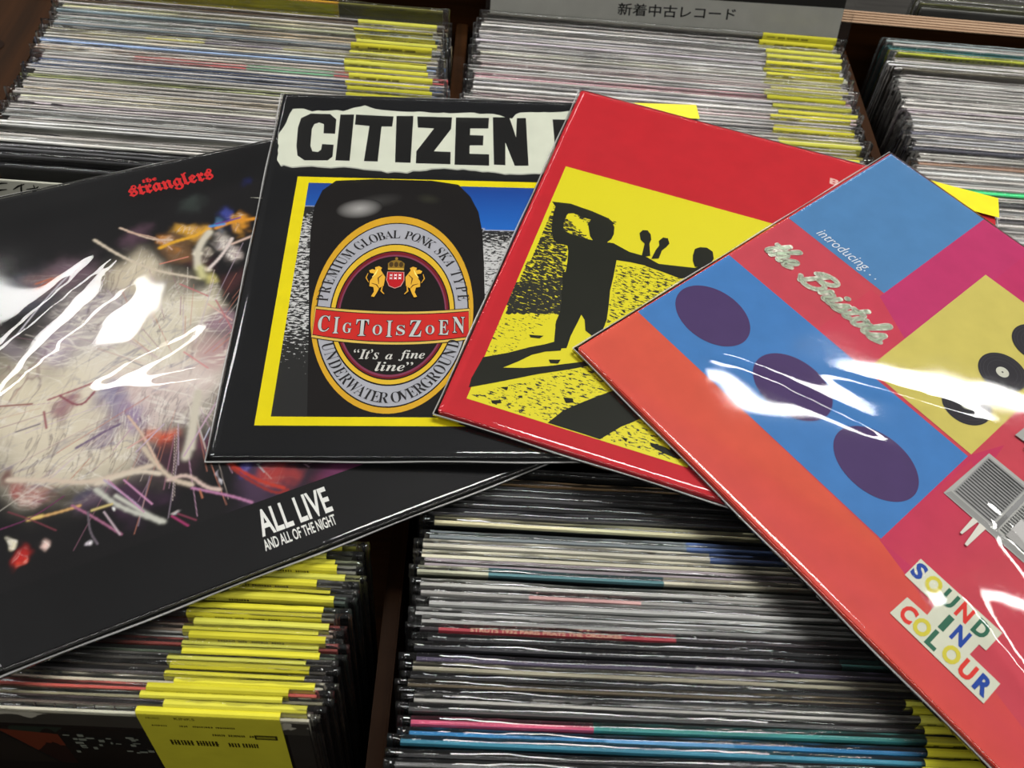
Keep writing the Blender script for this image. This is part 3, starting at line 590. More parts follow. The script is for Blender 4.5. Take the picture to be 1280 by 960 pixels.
def sticker_mesh(variant, big=False):
    """yellow price label: paper sheet with a few lines of small print"""
    if variant in _lab:
        return _lab[variant]
    r = random.Random(variant * 7 + 1)
    W, H = 0.0665, (0.066 if big else 0.044)
    me_v, me_f, me_c = [], [], []
    Y = lin([(212, 206, 70), (198, 190, 52), (206, 204, 84), (186, 182, 50), (216, 208, 60)][variant % 5])

    def quad(x0, x1, z0, z1, y, c):
        n0 = len(me_v)
        me_v.extend([(x0, y, z0), (x1, y, z0), (x1, y, z1), (x0, y, z1)])
        me_c.extend([c] * 4)
        me_f.append((n0, n0 + 1, n0 + 2, n0 + 3))
    # the sheet: five bands so that it can bow, with a folded top edge
    n0 = 0
    prof = [(0.0036, 0.0006), (0.0022, 0.0013), (0.0010, 0.0012), (0.0001, 0.0), (0, -0.0012), (0, -0.012), (0, -0.028), (0, -H)]
    for x in (0, W):
        for y, z in prof:
            me_v.append((x, y, z)); me_c.append(Y)
    m = len(prof)
    for k in range(m - 1):
        me_f.append((k, k + 1, m + k + 1, m + k))
    ink = lin((58, 52, 16))

    def words(x, z, h, count, size, col=ink):
        for _ in range(count):
            w = r.uniform(0.003, 0.009) * size
            # letters as separate little bars
            k = 0.0
            while k < w:
                lw = r.uniform(0.0007, 0.0011) * size
                quad(x + k, x + k + lw * 0.7, z, z + h, -0.00006, col)
                if r.random() < .6:
                    quad(x + k, x + k + lw, z + h * .4, z + h * .55, -0.00007, col)
                k += lw * 1.15
            x += w + 0.0022
            if x > W - 0.008:
                break
    if big:
        txt = [('MUSIC', 0.004, -0.0045, 0.0016), ('KINKS', 0.017, -0.0047, 0.0024)]
        words(0.005, -0.0125, 0.0013, 1, 1)
        words(0.018, -0.0125, 0.0016, 3, 1)
        words(0.032, -0.0215, 0.0022, 3, 1)
        words(0.010, -0.034, 0.0060, 2, 1.6)
        words(0.038, -0.034, 0.0050, 2, 1.3)
        for s, x, z, h in txt:
            V, F = glyphs(s, 0.0, 0)
            x0 = min(p[0] for p in V); n1 = len(me_v)
            for px, py in V:
                me_v.append((x + (px - x0) / .69 * h, -0.00008, z + py / .69 * h)); me_c.append(ink)
            for f in F:
                me_f.append(tuple(n1 + i for i in f))
        quad(0.052, 0.063, -0.0235, -0.0185, -0.00006, lin((60, 58, 26)))
        quad(0.053, 0.062, -0.0222, -0.0198, -0.00009, lin((150, 144, 40)))
    else:
        words(0.004, -0.0022, 0.0012, 1, .8)
        words(0.014, -0.0026, 0.0017, r.randint(1, 4), 1.2)
        words(0.006, -0.0052, 0.0013, r.randint(1, 3), 1)
        words(0.003, -0.0080, 0.0012, r.randint(2, 5), .9)
        words(0.030, -0.0130, 0.0012, 2, .9)
        words(0.004, -0.0180, 0.0012, 4, .9)
    me = bpy.data.meshes.new('price_label')
    me.from_pydata(me_v, [], me_f)
    col_attr(me, me_c)
    me.materials.append(LABEL)
    _lab[variant] = me
    return me


ORD = ['front', 'second', 'third', 'fourth', 'fifth', 'sixth', 'seventh', 'eighth', 'ninth', 'tenth', 'eleventh', 'twelfth', 'thirteenth', 'fourteenth', 'fifteenth', 'sixteenth', 'seventeenth', 'eighteenth', 'nineteenth', 'twentieth']
TENS = {2: 'twenty', 3: 'thirty', 4: 'forty', 5: 'fifty'}
TENTH = {3: 'thirtieth', 4: 'fortieth', 5: 'fiftieth'}
UNITS = ['', 'first', 'second', 'third', 'fourth', 'fifth', 'sixth', 'seventh', 'eighth', 'ninth']


def ordinal(k):
    if k == 1:
        return 'first'
    if k <= 20:
        return ORD[k - 1]
    return TENTH[k // 10] if k % 10 == 0 else TENS[k // 10] + '-' + UNITS[k % 10]


# per bin: x centre at its back and front row, phrase, which end the count starts from
BINS_AT = {
    'UL': (-0.2005, -0.1935, 'upper left bin', 'back'),
    'UM': (0.1480, 0.1400, 'upper middle bin', 'back'),
    'UR': (0.5140, 0.4900, 'upper right bin', 'back'),
    'LL': (-0.2120, -0.2215, 'lower left bin', 'front'),
    'LM': (0.1400, 0.1365, 'lower middle bin', 'front'),
}
seed = 0
for key in ('UL', 'UM', 'UR', 'LL', 'LM'):
    rows = BINS[key]
    xb, xf, where, frm = BINS_AT[key]
    n = len(rows)
    for i, (y, desc, top, face, segs, up, st) in enumerate(rows):
        seed += 1
        gap = min(abs(y - rows[i - 1][0]) if i else 1, abs(rows[i + 1][0] - y) if i < n - 1 else 1)
        t = max(0.0016, min(0.0034, gap - 0.0011))
        f = i / (n - 1)
        x = xb * (1 - f) + xf * f + RB.uniform(-.003, .003)
        if key in ('UL', 'UM') and RB.random() < .2:
            x += RB.uniform(-.004, .004)
        zt = -0.0075 + up + RB.uniform(-.0012, .0008)
        k = (i + 1) if frm == 'back' else (n - i)
        lab = '%s sleeved record, %s from the %s of the %s' % (desc, ordinal(k), frm, where)
        if key == 'LM':
            lab = '%s sleeved record, %s up from the bottom edge of the lower middle bin' % (desc, ordinal(k))
        # base point so that the top edge lands at (y, zt)
        by = y - math.sin(LEAN) * FH
        bz = zt - math.cos(LEAN) * FH
        M = Matrix.Translation((x, by, bz)) @ Matrix.Rotation(-LEAN, 4, 'X') @ Matrix.Rotation(RB.uniform(-.004, .004), 4, 'Z')
        t0 = thing('vinyl_record', lab, 'record', 'records standing in the ' + where, M)
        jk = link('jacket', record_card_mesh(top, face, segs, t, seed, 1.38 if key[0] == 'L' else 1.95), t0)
        jz = 0.0038 if key[0] == 'L' else 0.0058
        jk.location = (RB.uniform(-.003, .003), 0, jz + RB.uniform(-.0012, .0002))
        fo = link('sleeve_film', FILMS[RB.randrange(10)], t0)
        fo.scale = (1, min(1.15, (t + 0.0006) / 0.0040), 1)
        if key == 'LM' and i > n - 10:
            st = 1
        if st:
            big = st == 2
            sm = sticker_mesh(99 if big else RB.randrange(8), big)
            so = link('price_label', sm, t0)
            so.location = (FW / 2 - 0.013 - 0.0665 + (RB.uniform(-.013, .005) if key == 'LL' else RB.uniform(-.0035, .0025)), -(t + 0.0012) / 2 - 0.0004, FH + 0.0002 - (0 if big else RB.choice((0, .0006, .0015, .003))))
            if key == 'UM':
                so.location.x += 0.006
            if key == 'LM':
                so.location.x += 0.011
        # small print along a few of the jackets
        if desc in ('beige', 'olive green', 'dark brown ribbed', 'white lettered'):
            A = Art(1.0, 0.0, 0.00003)
            dark = {'beige': (110, 98, 84), 'olive green': (90, 92, 62), 'dark brown ribbed': (130, 116, 100), 'white lettered': (190, 186, 186)}[desc]
            q = -.12
            while q < .14:
                w = RB.uniform(.0012, .004) if desc != 'dark brown ribbed' else .0007
                A.rect(q, -.0006, q + w, .0007 if desc != 'dark brown ribbed' else .003, dark)
                q += w + (RB.uniform(.0015, .004) if desc != 'dark brown ribbed' else .0085)
            po = A.build('small_print', t0, PRINT)
            po.location = (.5, -t / 2 - .00012, CH + jz - .0030 + .5)
            po.rotation_euler = (R(90), 0, 0)
        if 'maroon' in desc:
            A = Art(1.0, 0.0, 0.00003)
            A.text('STRUTS 1932 PARIS PRAYS THE ORDUKES', (-.130, -.0011), (-.052, -.0011), .0022, (240, 196, 168), offset=.015)
            jk.location.z = jz
            po = A.build('spine_lettering', t0, PRINT)
            po.location = (.5, .5, CH + jz + .0004)
        if st == 2:
            A = Art(1.0, 0.0, 0.00003)
            A.rect(-.157, -.013, .157, .0, (176, 172, 156))
            A.rect(.146, -.16, .157, -.013, (120, 118, 108))
            A.poly([(-.157, -.0125), (.0, -.0125), (.024, -.06), (-.157, -.06)], (84, 78, 66))
            A.poly([(.004, -.016), (.10, -.015), (.10, -.06), (.030, -.06), (.024, -.034)], (38, 44, 36))
            A.poly([(.006, -.020), (.034, -.024), (.034, -.06), (.026, -.06)], (96, 44, 28))
            for q in range(26):
                a = RB.uniform(.034, .075)
                b = RB.uniform(-.045, -.021)
                A.rect(a, b, a + RB.uniform(.001, .004), b + RB.uniform(.0008, .003), (120, 124, 112))
            po = A.build('front_print', t0, PRINT)
            po.location = (.5, -t / 2 - .00012, CH + jz - .0015 + .5)
            po.rotation_euler = (R(90), 0, 0)
# ------------------------------------------------------------------ the four album covers on top
SZ = 0.315


def pose(n):
    x, y, z, rx, ry, rz = POSES[n]
    return Matrix.Translation((x, y, z)) @ Matrix.Rotation(rz, 4, 'Z') @ Matrix.Rotation(ry, 4, 'Y') @ Matrix.Rotation(rx, 4, 'X')


def board(parent, col, edge, t=0.0032):
    """the cardboard jacket: slim box with rounded corners and a spine colour of its own"""
    bm = bmesh.new()
    bmesh.ops.create_cube(bm, size=1)
    for v in bm.verts:
        v.co = (v.co.x * SZ, v.co.y * SZ, (v.co.z - .5) * t)
    vert_edges = [e for e in bm.edges if abs(e.verts[0].co.z - e.verts[1].co.z) > t / 2]
    bmesh.ops.bevel(bm, geom=vert_edges, offset=0.0012, segments=3, affect='EDGES')
    top = [e for e in bm.edges if all(abs(v.co.z) < 1e-6 for v in e.verts)]
    bmesh.ops.bevel(bm, geom=top, offset=0.0006, segments=2, affect='EDGES')
    me = bpy.data.meshes.new('jacket')
    bm.to_mesh(me)
    bm.free()
    cols = [lin(col if v.co.z > -t * .5 else edge) for v in me.vertices]
    col_attr(me, cols)
    return link('jacket', me, parent, PRINT)


def hero_film(parent, seed, amp, creases=(), lift=0.0011, over=0.0026, t=0.0032, n=150, flap=0.0):
    """clear outer sleeve around the jacket: taut, with soft billows and a few sharp creases"""
    r = random.Random(seed)
    ox = r.uniform(0, 40)
    half = SZ / 2 + over
    g = np.linspace(-half, half, n + 1)
    V = []
    for j in range(n + 1):
        for i in range(n + 1):
            x, y = g[i], g[j]
            u, v = x / SZ + .5, y / SZ + .5
            e = min(half - abs(x), half - abs(y))
            fade = min(1.0, e / 0.02)
            h = amp * mnoise.noise(Vector((x * 11 + ox, y * 11, 1.3))) * 3.0 + amp * 0.55 * mnoise.noise(Vector((x * 34 + ox, y * 26, 8.3)))
            for (a, b, c, d, w, A) in creases:
                dx, dy = c - a, d - b
                L2 = dx * dx + dy * dy
                tt = ((u - a) * dx + (v - b) * dy) / L2
                if -0.6 < tt < 1.6:
                    px, py = u - (a + tt * dx), v - (b + tt * dy)
                    side = px * -dy + py * dx
                    dist = math.hypot(px, py) * (1 if side > 0 else -1)
                    along = math.exp(-((tt - .5) / .42) ** 2 * 1.2)
                    jit = 1 + 0.5 * mnoise.noise(Vector((u * 26 + ox, v * 26, 2)))
                    h += A * along * math.exp(-(dist / w) ** 2) * jit
            z = lift + h * fade
            k = max(0.0, 1 - e / 0.0035)
            z -= k * k * (lift + t * 0.42)
            V.append((x, y, z))
    F = []
    m = n + 1
    for j in range(n):
        for i in range(n):
            a = j * m + i
            F.append((a, a + 1, a + m + 1, a + m))
    # under sheet
    n0 = len(V)
    zb = -t - 0.0006
    V += [(-half, -half, zb), (half, -half, zb), (half, half, zb), (-half, half, zb)]
    F.append((n0, n0 + 3, n0 + 2, n0 + 1))
    edges = [[k for k in range(0, m)], [k * m + n for k in range(m)], [n * m + n - k for k in range(m)], [(n - k) * m for k in range(m)]]
    corners = [(n0, n0 + 1), (n0 + 1, n0 + 2), (n0 + 2, n0 + 3), (n0 + 3, n0)]
    for E, (c0, c1) in zip(edges, corners):
        F.append(tuple([c0] + [c1] + E[::-1]))
    me = bpy.data.meshes.new('sleeve_film')
    me.from_pydata(V, [], F)
    me.polygons.foreach_set('use_smooth', [True] * len(me.polygons))
    o = link('sleeve_film', me, parent, FILM)
    # the welded rim: a thin clear bead all round that catches the light
    bm = bmesh.new()
    zr = -t * 0.45
    pts = [(-half, -half), (half, -half), (half, half), (-half, half)]
    for k in range(4):
        (x0, y0), (x1, y1) = pts[k], pts[(k + 1) % 4]
        dx, dy = x1 - x0, y1 - y0
        L_ = math.hypot(dx, dy)
        nx, ny = dy / L_, -dx / L_
        for s in range(30):
            a, b = s / 30, (s + 1) / 30
            ring = []
            for q in (a, b):
                wv = 0.0003 * math.sin(q * 23 + k * 2 + seed)
                cx, cy = x0 + dx * q + nx * wv, y0 + dy * q + ny * wv
                cc = []
                for ang in range(6):
                    t_ = ang * math.pi / 3
                    cc.append(bm.verts.new((cx + nx * 0.0005 * math.cos(t_), cy + ny * 0.0005 * math.cos(t_), zr + 0.0005 * math.sin(t_))))
                ring.append(cc)
            for ang in range(6):
                bm.faces.new((ring[0][ang], ring[1][ang], ring[1][(ang + 1) % 6], ring[0][(ang + 1) % 6]))
    bmesh.ops.remove_doubles(bm, verts=bm.verts, dist=1e-6)
    me = bpy.data.meshes.new('film_rim')
    bm.to_mesh(me)
    bm.free()
    me.polygons.foreach_set('use_smooth', [True] * len(me.polygons))
    link('film_rim', me, o, RIM)
    return o


m_, nt_, N_, L_, b_ = nodes('clear_film_rim')
RIM = m_
b_.inputs['Base Color'].default_value = (0.75, 0.75, 0.74, 1)
b_.inputs['Roughness'].default_value = 0.12
b_.inputs['Alpha'].default_value = 0.35
b_.inputs['Specular IOR Level'].default_value = 0.8


def label_flat(parent, u0, v0, u1, v1, z, rim=False):
    A = Art(SZ, z)
    A.rect(u0, v0, u1, v1, (232, 214, 34))
    o = A.build('price_label', parent, LABEL)
    return o


def grid_mesh(name, parent, m, u0, v0, u1, v1, nx, ny, attrs, z):
    us = np.linspace(u0, u1, nx); vs = np.linspace(v0, v1, ny)
    UU, VV = np.meshgrid(us, vs)
    P = np.stack([(UU - .5) * SZ, (VV - .5) * SZ, np.full_like(UU, z)], -1).reshape(-1, 3).astype(np.float32)
    j, i = np.meshgrid(np.arange(ny - 1), np.arange(nx - 1), indexing='ij')
    a = (j * nx + i).ravel()
    F = np.stack([a, a + 1, a + nx + 1, a + nx], -1).astype(np.int32)
    me = bpy.data.meshes.new(name)
    me.vertices.add(len(P)); me.vertices.foreach_set('co', P.ravel())
    me.loops.add(F.size); me.loops.foreach_set('vertex_index', F.ravel())
    me.polygons.add(len(F)); me.polygons.foreach_set('loop_start', np.arange(0, F.size, 4, dtype=np.int32))
    me.update(calc_edges=True)
    for k, (kind, arr) in attrs(UU, VV).items():
        if kind == 'c':
            at = me.color_attributes.new(k, 'FLOAT_COLOR', 'POINT')
            c4 = np.ones((arr.reshape(-1, 3).shape[0], 4), np.float32); c4[:, :3] = arr.reshape(-1, 3)
            at.data.foreach_set('color', c4.ravel())
        else:
            at = me.attributes.new(k, 'FLOAT', 'POINT')
            at.data.foreach_set('value', arr.astype(np.float32).ravel())
    return link(name, me, parent, m)


def inpoly(U, V, poly):
    r = np.zeros(U.shape, bool)
    n = len(poly)
    for i in range(n):
        x0, y0 = poly[i]; x1, y1 = poly[(i + 1) % n]
        if y0 == y1:
            continue
        c = (y0 > V) != (y1 > V)
        r ^= c & (U < (x1 - x0) * (V - y0) / (y1 - y0) + x0)
    return r


def L3(c):
    return np.array(lin(c)[:3])


def vnoise(U, V, f, seed):
    """smooth value noise, numpy"""
    rs = np.random.RandomState(seed)
    T = rs.rand(64, 64)
    x, y = U * f, V * f
    xi, yi = np.floor(x).astype(int), np.floor(y).astype(int)
    fx, fy = x - xi, y - yi
    fx, fy = fx * fx * (3 - 2 * fx), fy * fy * (3 - 2 * fy)
    g = lambda a, b: T[a % 64, b % 64]
    return (g(xi, yi) * (1 - fx) + g(xi + 1, yi) * fx) * (1 - fy) + (g(xi, yi + 1) * (1 - fx) + g(xi + 1, yi + 1) * fx) * fy


def fbm(U, V, f, seed, o=4):
    s, a = 0, .5
    for k in range(o):
        s = s + a * vnoise(U, V, f * 2 ** k, seed + k); a *= .5
    return s / (1 - .5 ** o)


# ---- 1: black cover with the burst of sparks (lowest)
T1 = thing('album_cover', 'black album cover with a bursting cream and mauve sparks photo, at far left', 'record', 'album covers fanned out on top', pose('str'))
board(T1, (19, 19, 21), (120, 120, 118))
rs = np.random.RandomState(5)


def spark_paint(U, V):
    wx = (fbm(U, V, 14, 1) - .5) * .085
    wy = (fbm(U, V, 14, 9) - .5) * .085
    W1, W2 = U + wx, V + wy
    img = np.zeros(U.shape + (3,)) + L3((20, 19, 21))
    sm = fbm(U + V * .4, V * 2, 7, 30)
    img = img * (1 + .5 * (sm[..., None] - .4))
    for bu, bv, r, c, a in STR_BLOBS:
        q = np.exp(-(((W1 - bu) ** 2 + (W2 - bv) ** 2) / (r * r * .85)) ** 1.6) * a
        img = img * (1 - q[..., None]) + L3(c) * q[..., None]
    lum = img.mean(-1)
    # wispy filaments inside the bright burst
    img = img * 1.22
    ang = .55
    k = np.clip((lum - .06) * 4, 0, 1)
    for (an, fx, fy, f, sd, thr, w, col, al) in (
            (.55, 4.0, .8, 9, 50, .50, .050, (110, 74, 92), .55), (-.35, .9, 4.2, 9, 60, .52, .045, (104, 96, 138), .50),
            (.9, 5.0, .8, 7, 64, .47, .035, (160, 106, 98), .45), (.2, 1.0, 5.5, 9, 68, .5, .050, (240, 234, 222), .75),
            (-.8, 5.5, .9, 9, 72, .5, .045, (244, 238, 230), .70), (.6, 7, 1.0, 12, 78, .5, .05, (246, 240, 232), .6), (.45, 9, 1.2, 11, 84, .54, .06, (84, 58, 74), .5)):
        A_, B_ = U * math.cos(an) - V * math.sin(an) + wx * .35, U * math.sin(an) + V * math.cos(an) + wy * .35
        n_ = fbm(A_ * fx, B_ * fy, f, sd, 4)
        q = np.clip(1 - np.abs(n_ - thr) / w, 0, 1) ** 1.5 * al * k * np.clip(fbm(U, V, 9, sd + 5, 2) * 3 - .9, 0, 1)
        img = img * (1 - q[..., None]) + L3(col) * q[..., None]
    # individual spark trails
    def trail(img, pts, w, c, al=1.0):
        for (x0, y0), (x1, y1) in zip(pts, pts[1:]):
            dx, dy = x1 - x0, y1 - y0
            L2 = dx * dx + dy * dy + 1e-9
            t = np.clip(((U - x0) * dx + (V - y0) * dy) / L2, 0, 1)
            d = np.hypot(U - x0 - t * dx, V - y0 - t * dy)
            q = np.exp(-(d / w) ** 2 * .9) * al
            img = img * (1 - q[..., None]) + L3(c) * q[..., None]
        return img
    pal = [(222, 205, 195), (190, 150, 175), (205, 185, 205), (160, 110, 130), (230, 222, 210), (200, 130, 110)]
    cu, cv = .36, .42
    for q in range(150):
        th = rs.uniform(0, 2 * math.pi)
        r0 = rs.uniform(.05, .22); r1 = r0 + rs.uniform(.04, .16)
        b = rs.uniform(-.15, .15)
        p0 = (cu + r0 * math.cos(th) * 1.1, cv + r0 * math.sin(th))
        p1 = (cu + r1 * math.cos(th + b * .3) * 1.1, cv + r1 * math.sin(th + b * .3))
        if not (.13 < p1[1] < .72):
            continue
        img = trail(img, [p0, p1], rs.uniform(.0005, .0011), pal[rs.randint(len(pal))], rs.uniform(.25, .75))
    for pts, w, c in STR_LINES:
        for _ in range(2):
            if len(pts) > 2:
                pts = [pts[0]] + [q for a, b in zip(pts, pts[1:]) for q in ((a[0] * .75 + b[0] * .25, a[1] * .75 + b[1] * .25), (a[0] * .25 + b[0] * .75, a[1] * .25 + b[1] * .75))] + [pts[-1]]
        img = trail(img, pts, w, c)
    # picture fades into the black border
    top = np.clip((.90 - V) / .03, 0, 1)[..., None]
    img = img * top + L3((19, 19, 21)) * (1 - top)
    return {'Col': ('c', img)}


grid_mesh('spark_picture', T1, mat_attr('photo_print', .5, 0.0, .12), 0.0, .117, 1.0, .93, 620, 500, spark_paint, 0.00003)
A = Art(SZ, 0.00006)
A.text('𝖘𝖙𝖗𝖆𝖓𝖌𝖑𝖊𝖗𝖘', (.369, .906), (.547, .906), .050, (216, 44, 46), offset=0.022)
A.text('𝖙𝖍𝖊', (.402, .9475), (.433, .9475), .017, (216, 44, 46), offset=0.02)
A.build('red_lettering', T1, PRINT)
A = Art(SZ, 0.00006)
A.text('ALL LIVE', (.3965, .052), (.5165, .052), .050, (240, 240, 236), offset=0.022)
A.text('AND ALL OF THE NIGHT', (.394, .0265), (.514, .0265), .0205, (240, 240, 236), offset=0.018)
A.build('white_lettering', T1, PRINT)
hero_film(T1, 3, 0.00042, creases=[(.03, .55, .36, .80, .012, .0007), (.0, .42, .30, .66, .02, .0012), (.18, .45, .42, .53, .02, -.0009),
                                   (.25, .42, .55, .36, .018, .0009), (.1, .62, .3, .78, .015, -.0006)], n=190)

# ---- 2: black cover with torn title and bottle label
T2 = thing('album_cover', 'black album cover with a torn white title strip and a beer bottle label', 'record', 'album covers fanned out on top', pose('cit'))
board(T2, (16, 17, 20), (40, 40, 42))
A = Art(SZ, 0.00003)
CP = CIT_PAPER
rj = random.Random(4)
pts = []
for (a, b), (c, d) in zip(CP, CP[1:] + CP[:1]):
    k = max(1, int(math.hypot(c - a, d - b) / .012))
    for q in range(k):
        t = q / k
        pts.append((a + (c - a) * t + rj.uniform(-.0012, .0012), b + (d - b) * t + rj.uniform(-.0028, .0028)))
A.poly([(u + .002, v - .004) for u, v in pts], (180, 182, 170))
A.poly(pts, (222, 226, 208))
A.up()
for l in CIT_LETTERS:
    A.poly(l, (22, 22, 22), up=False)
A.build('torn_title', T2, PRINT)
A = Art(SZ, 0.00003)
# yellow frame (four bars)
YF = (240, 222, 10)
A.rect(.0675, .0640, .96, .0825, YF)
A.rect(.0675, .0825, .0935, .690, YF, up=False)
A.rect(.0675, .690, .96, .709, YF, up=False)
A.rect(.935, .0825, .96, .690, YF, up=False)
A.build('yellow_frame', T2, PRINT)


def mountain(U, V):
    col = np.zeros(U.shape + (3,))
    sky = np.clip((V - .55) / .14, 0, 1)[..., None]
    col[:] = L3((206, 206, 206))
    hz = .556 - .03 * (U - .47) + .012 * (fbm(U, V, 30, 4) - .5)
    hz = np.where(U < .3, .615, hz)
    issky = V > hz
    skyc = L3((20, 105, 200)) * (1 - sky) + L3((4, 62, 150)) * sky
    col = np.where(issky[..., None], skyc, col)
    dens = np.full(U.shape, .52)
    dens = np.where(U < .3, .50 + .5 * np.clip((.30 - V) / .15, 0, 1) + .25 * np.clip((V - .56) / .05, 0, 1), .40 + .3 * np.clip((V - .50) / .05, 0, 1))
    dens = np.where(V < .14, 1.4, dens)
    dens = np.where(issky, -1, dens)
    return {'Col': ('c', col), 'Ink': ('c', np.zeros_like(col) + L3((24, 24, 24))), 'Dens': ('f', dens)}


grid_mesh('mountain_picture', T2, STREAK, .0935, .0825, .935, .690, 130, 130, mountain, 0.00004)
A = Art(SZ, 0.00008)
A.poly(CIT_BOTTLE, (20, 17, 17))
A.ellipse(.245, .636, .060, .024, (58, 57, 56), edge=(20, 17, 17), rot=.3)
A.ellipse(.209, .612, .050, .030, (172, 170, 168), edge=(24, 21, 21), rot=.22)
A.ellipse(.355, .647, .03, .018, (44, 44, 34), edge=(20, 17, 17), rot=-.2)
A.build('bottle_picture', T2, PRINT)
A = Art(SZ, 0.00020)
cu = .2945
GD, SV, BK, DR = (222, 170, 40), (176, 177, 186), (22, 15, 12), (120, 22, 34)
A.ellipse(cu, .3405, .1595, .2535, BK, n=90)
A.ellipse(cu, .3405, .1570, .2510, GD, n=90)
A.ellipse(cu, .3365, .1480, .2345, BK, n=90)
A.ellipse(cu, .3365, .1455, .2315, SV, n=90)
A.ellipse(cu, .3295, .1215, .1800, BK, n=90)
A.ellipse(cu, .3295, .1190, .1765, (232, 190, 50), n=90)
A.ellipse(cu, .326, .1110, .1630, BK, n=90)
A.ellipse(cu, .326, .1085, .1600, DR, n=90)
A.ellipse(cu, .324, .1045, .1540, (134, 60, 88), n=90)
A.ellipse(cu, .324, .1015, .1495, (22, 17, 15), n=90)


def sag(u, v0, d):
    return v0 - d * (1 - ((u - cu) / .15) ** 2)


def band(v_top, v_bot, col, hw):
    us = [cu - hw + 2 * hw * k / 24 for k in range(25)]
    A.poly([(u, sag(u, v_bot, .0155)) for u in us] + [(u, sag(u, v_top, .0105)) for u in reversed(us)], col)


band(.3385, .2585, BK, .1500)
band(.3365, .2605, (226, 190, 90), .1495)
band(.3310, .2660, BK, .1480)
band(.3290, .2680, (208, 42, 36), .1475)
A.arc_text('𝐏𝐑𝐄𝐌𝐈𝐔𝐌 𝐆𝐋𝐎𝐁𝐀𝐋 𝐏𝐎𝐍𝐊 𝐒𝐊𝐀 𝐓𝐘𝐏𝐄', cu, .3330, .1275, .1920, 176, 6, .0235, .76, (40, 38, 40), outward=True, offset=-0.008)
A.arc_text('𝐔𝐍𝐃𝐄𝐑𝐖𝐀𝐓𝐄𝐑 𝐎𝐕𝐄𝐑𝐆𝐑𝐎𝐔𝐍𝐃', cu, .3330, .1410, .2210, 203, 340, .0235, .80, (40, 38, 40), outward=False, offset=-0.008)
# band lettering: tall serif letters with small round ones tucked between
x = cu - .140
seq = [('𝐂', 1, .0215), ('𝐈', 1, .010), ('𝐆', .62, .0165), ('𝐓', 1.0, .024), ('𝐎', .62, .018), ('𝐈', 1, .011), ('𝐒', .62, .0165), ('𝐙', 1, .023), ('𝐎', .55, .017), ('𝐄', .9, .019), ('𝐍', 1, .023)]
gapw = (.280 - sum(s[2] for s in seq)) / (len(seq) - 1)
for ch, hs, w in seq:
    um = x + w / 2
    base = sag(um, .2775, .0150) + (.004 if hs < .8 else 0)
    A.text(ch, (x - .0008, base - .0012), (x + w + .0008, base - .0012), .0400 * hs + .0024, (40, 20, 20), offset=.03)
    A.text(ch, (x, base), (x + w, base), .0400 * hs, (206, 208, 206), offset=0.0)
    x += w + gapw
A.text('“𝒊𝒕’𝒔'.replace('𝒊', '𝑰'), (.2275, .2085), (.2745, .2085), .0235, (214, 212, 206))
A.text('𝒂', (.2865, .2085), (.3000, .2085), .0125, (214, 212, 206))
A.text('𝒇𝒊𝒏𝒆', (.3110, .2055), (.3600, .2055), .0255, (214, 212, 206))
A.text('𝒍𝒊𝒏𝒆”', (.2690, .1815), (.3390, .1815), .0215, (214, 212, 206))
# crest: crown, shield and two golden supporters
sx, sy = .2955, .4080
A.poly([(sx - .017, sy + .021), (sx + .017, sy + .021), (sx + .018, sy - .002), (sx + .012, sy - .018), (sx, sy - .024), (sx - .012, sy - .018), (sx - .018, sy - .002)], (214, 160, 150))
A.poly([(sx - .0155, sy + .0195), (sx + .0155, sy + .0195), (sx + .0165, sy - .002), (sx + .011, sy - .0165), (sx, sy - .0222), (sx - .011, sy - .0165), (sx - .0165, sy - .002)], (196, 26, 34))
for k in (-1, 0, 1):
    for j in (0, 1):
        cx, cy = sx + k * .0088, sy + .0115 - j * .0085
        A.line([(cx - .0026, cy - .0026), (cx + .0026, cy + .0026)], .0016, (235, 225, 225), 1)
        A.line([(cx - .0026, cy + .0026), (cx + .0026, cy - .0026)], .0016, (235, 225, 225), 1)
A.poly([(sx - .016, sy + .025), (sx + .016, sy + .025), (sx + .017, sy + .043), (sx + .010, sy + .050), (sx, sy + .053), (sx - .010, sy + .050), (sx - .017, sy + .043)], (120, 92, 30))
for k in (-.010, 0, .010):
    A.ellipse(sx + k, sy + .040, .0042, .0075, (66, 48, 18), n=14)
A.rect(sx - .016, sy + .025, sx + .016, sy + .030, (176, 140, 48))
A.ellipse(sx, sy + .056, .003, .004, (130, 100, 40), n=12)
for s in (-1, 1):
    f = lambda pts: [(sx + s * a, sy + b) for a, b in pts]
    body = [(.020, .005), (.026, .016), (.030, .024), (.028, .030), (.034, .034), (.042, .031), (.041, .024), (.047, .026), (.053, .022), (.051, .016), (.043, .014), (.044, .006), (.050, -.006), (.050, -.020), (.042, -.022), (.040, -.034), (.045, -.046), (.039, -.048), (.034, -.036), (.030, -.024), (.022, -.018)]
    b2 = f(body)
    if s < 0:
        b2.reverse()
    A.poly(b2, (204, 156, 46))
    A.line(f([(.026, .012), (.034, .002), (.032, -.014)]), .003, (92, 60, 16), .4)
    A.line(f([(.036, .026), (.040, .014), (.046, .004)]), .0025, (245, 214, 110), .4)
    A.line(f([(.030, -.026), (.036, -.016), (.046, -.012)]), .0025, (92, 60, 16), .4)
    A.line(f([(.052, -.010), (.058, .002), (.055, .014)]), .0025, (190, 140, 40), .5)
    A.line(f([(.024, -.018), (.026, -.032), (.020, -.040)]), .0035, (190, 140, 40), .5)
A.build('oval_label', T2, PRINT)
hero_film(T2, 8, 0.00010, over=0.0018, n=110)
label_flat(T2, .80, .945, 1.004, .999, .0021)

# ---- 3: red cover with the yellow silhouettes
T3 = thing('album_cover', 'red album cover with black silhouettes of children on yellow', 'record', 'album covers fanned out on top', pose('red'))
board(T3, (198, 36, 46), (200, 60, 66))
RY = (232, 220, 24)


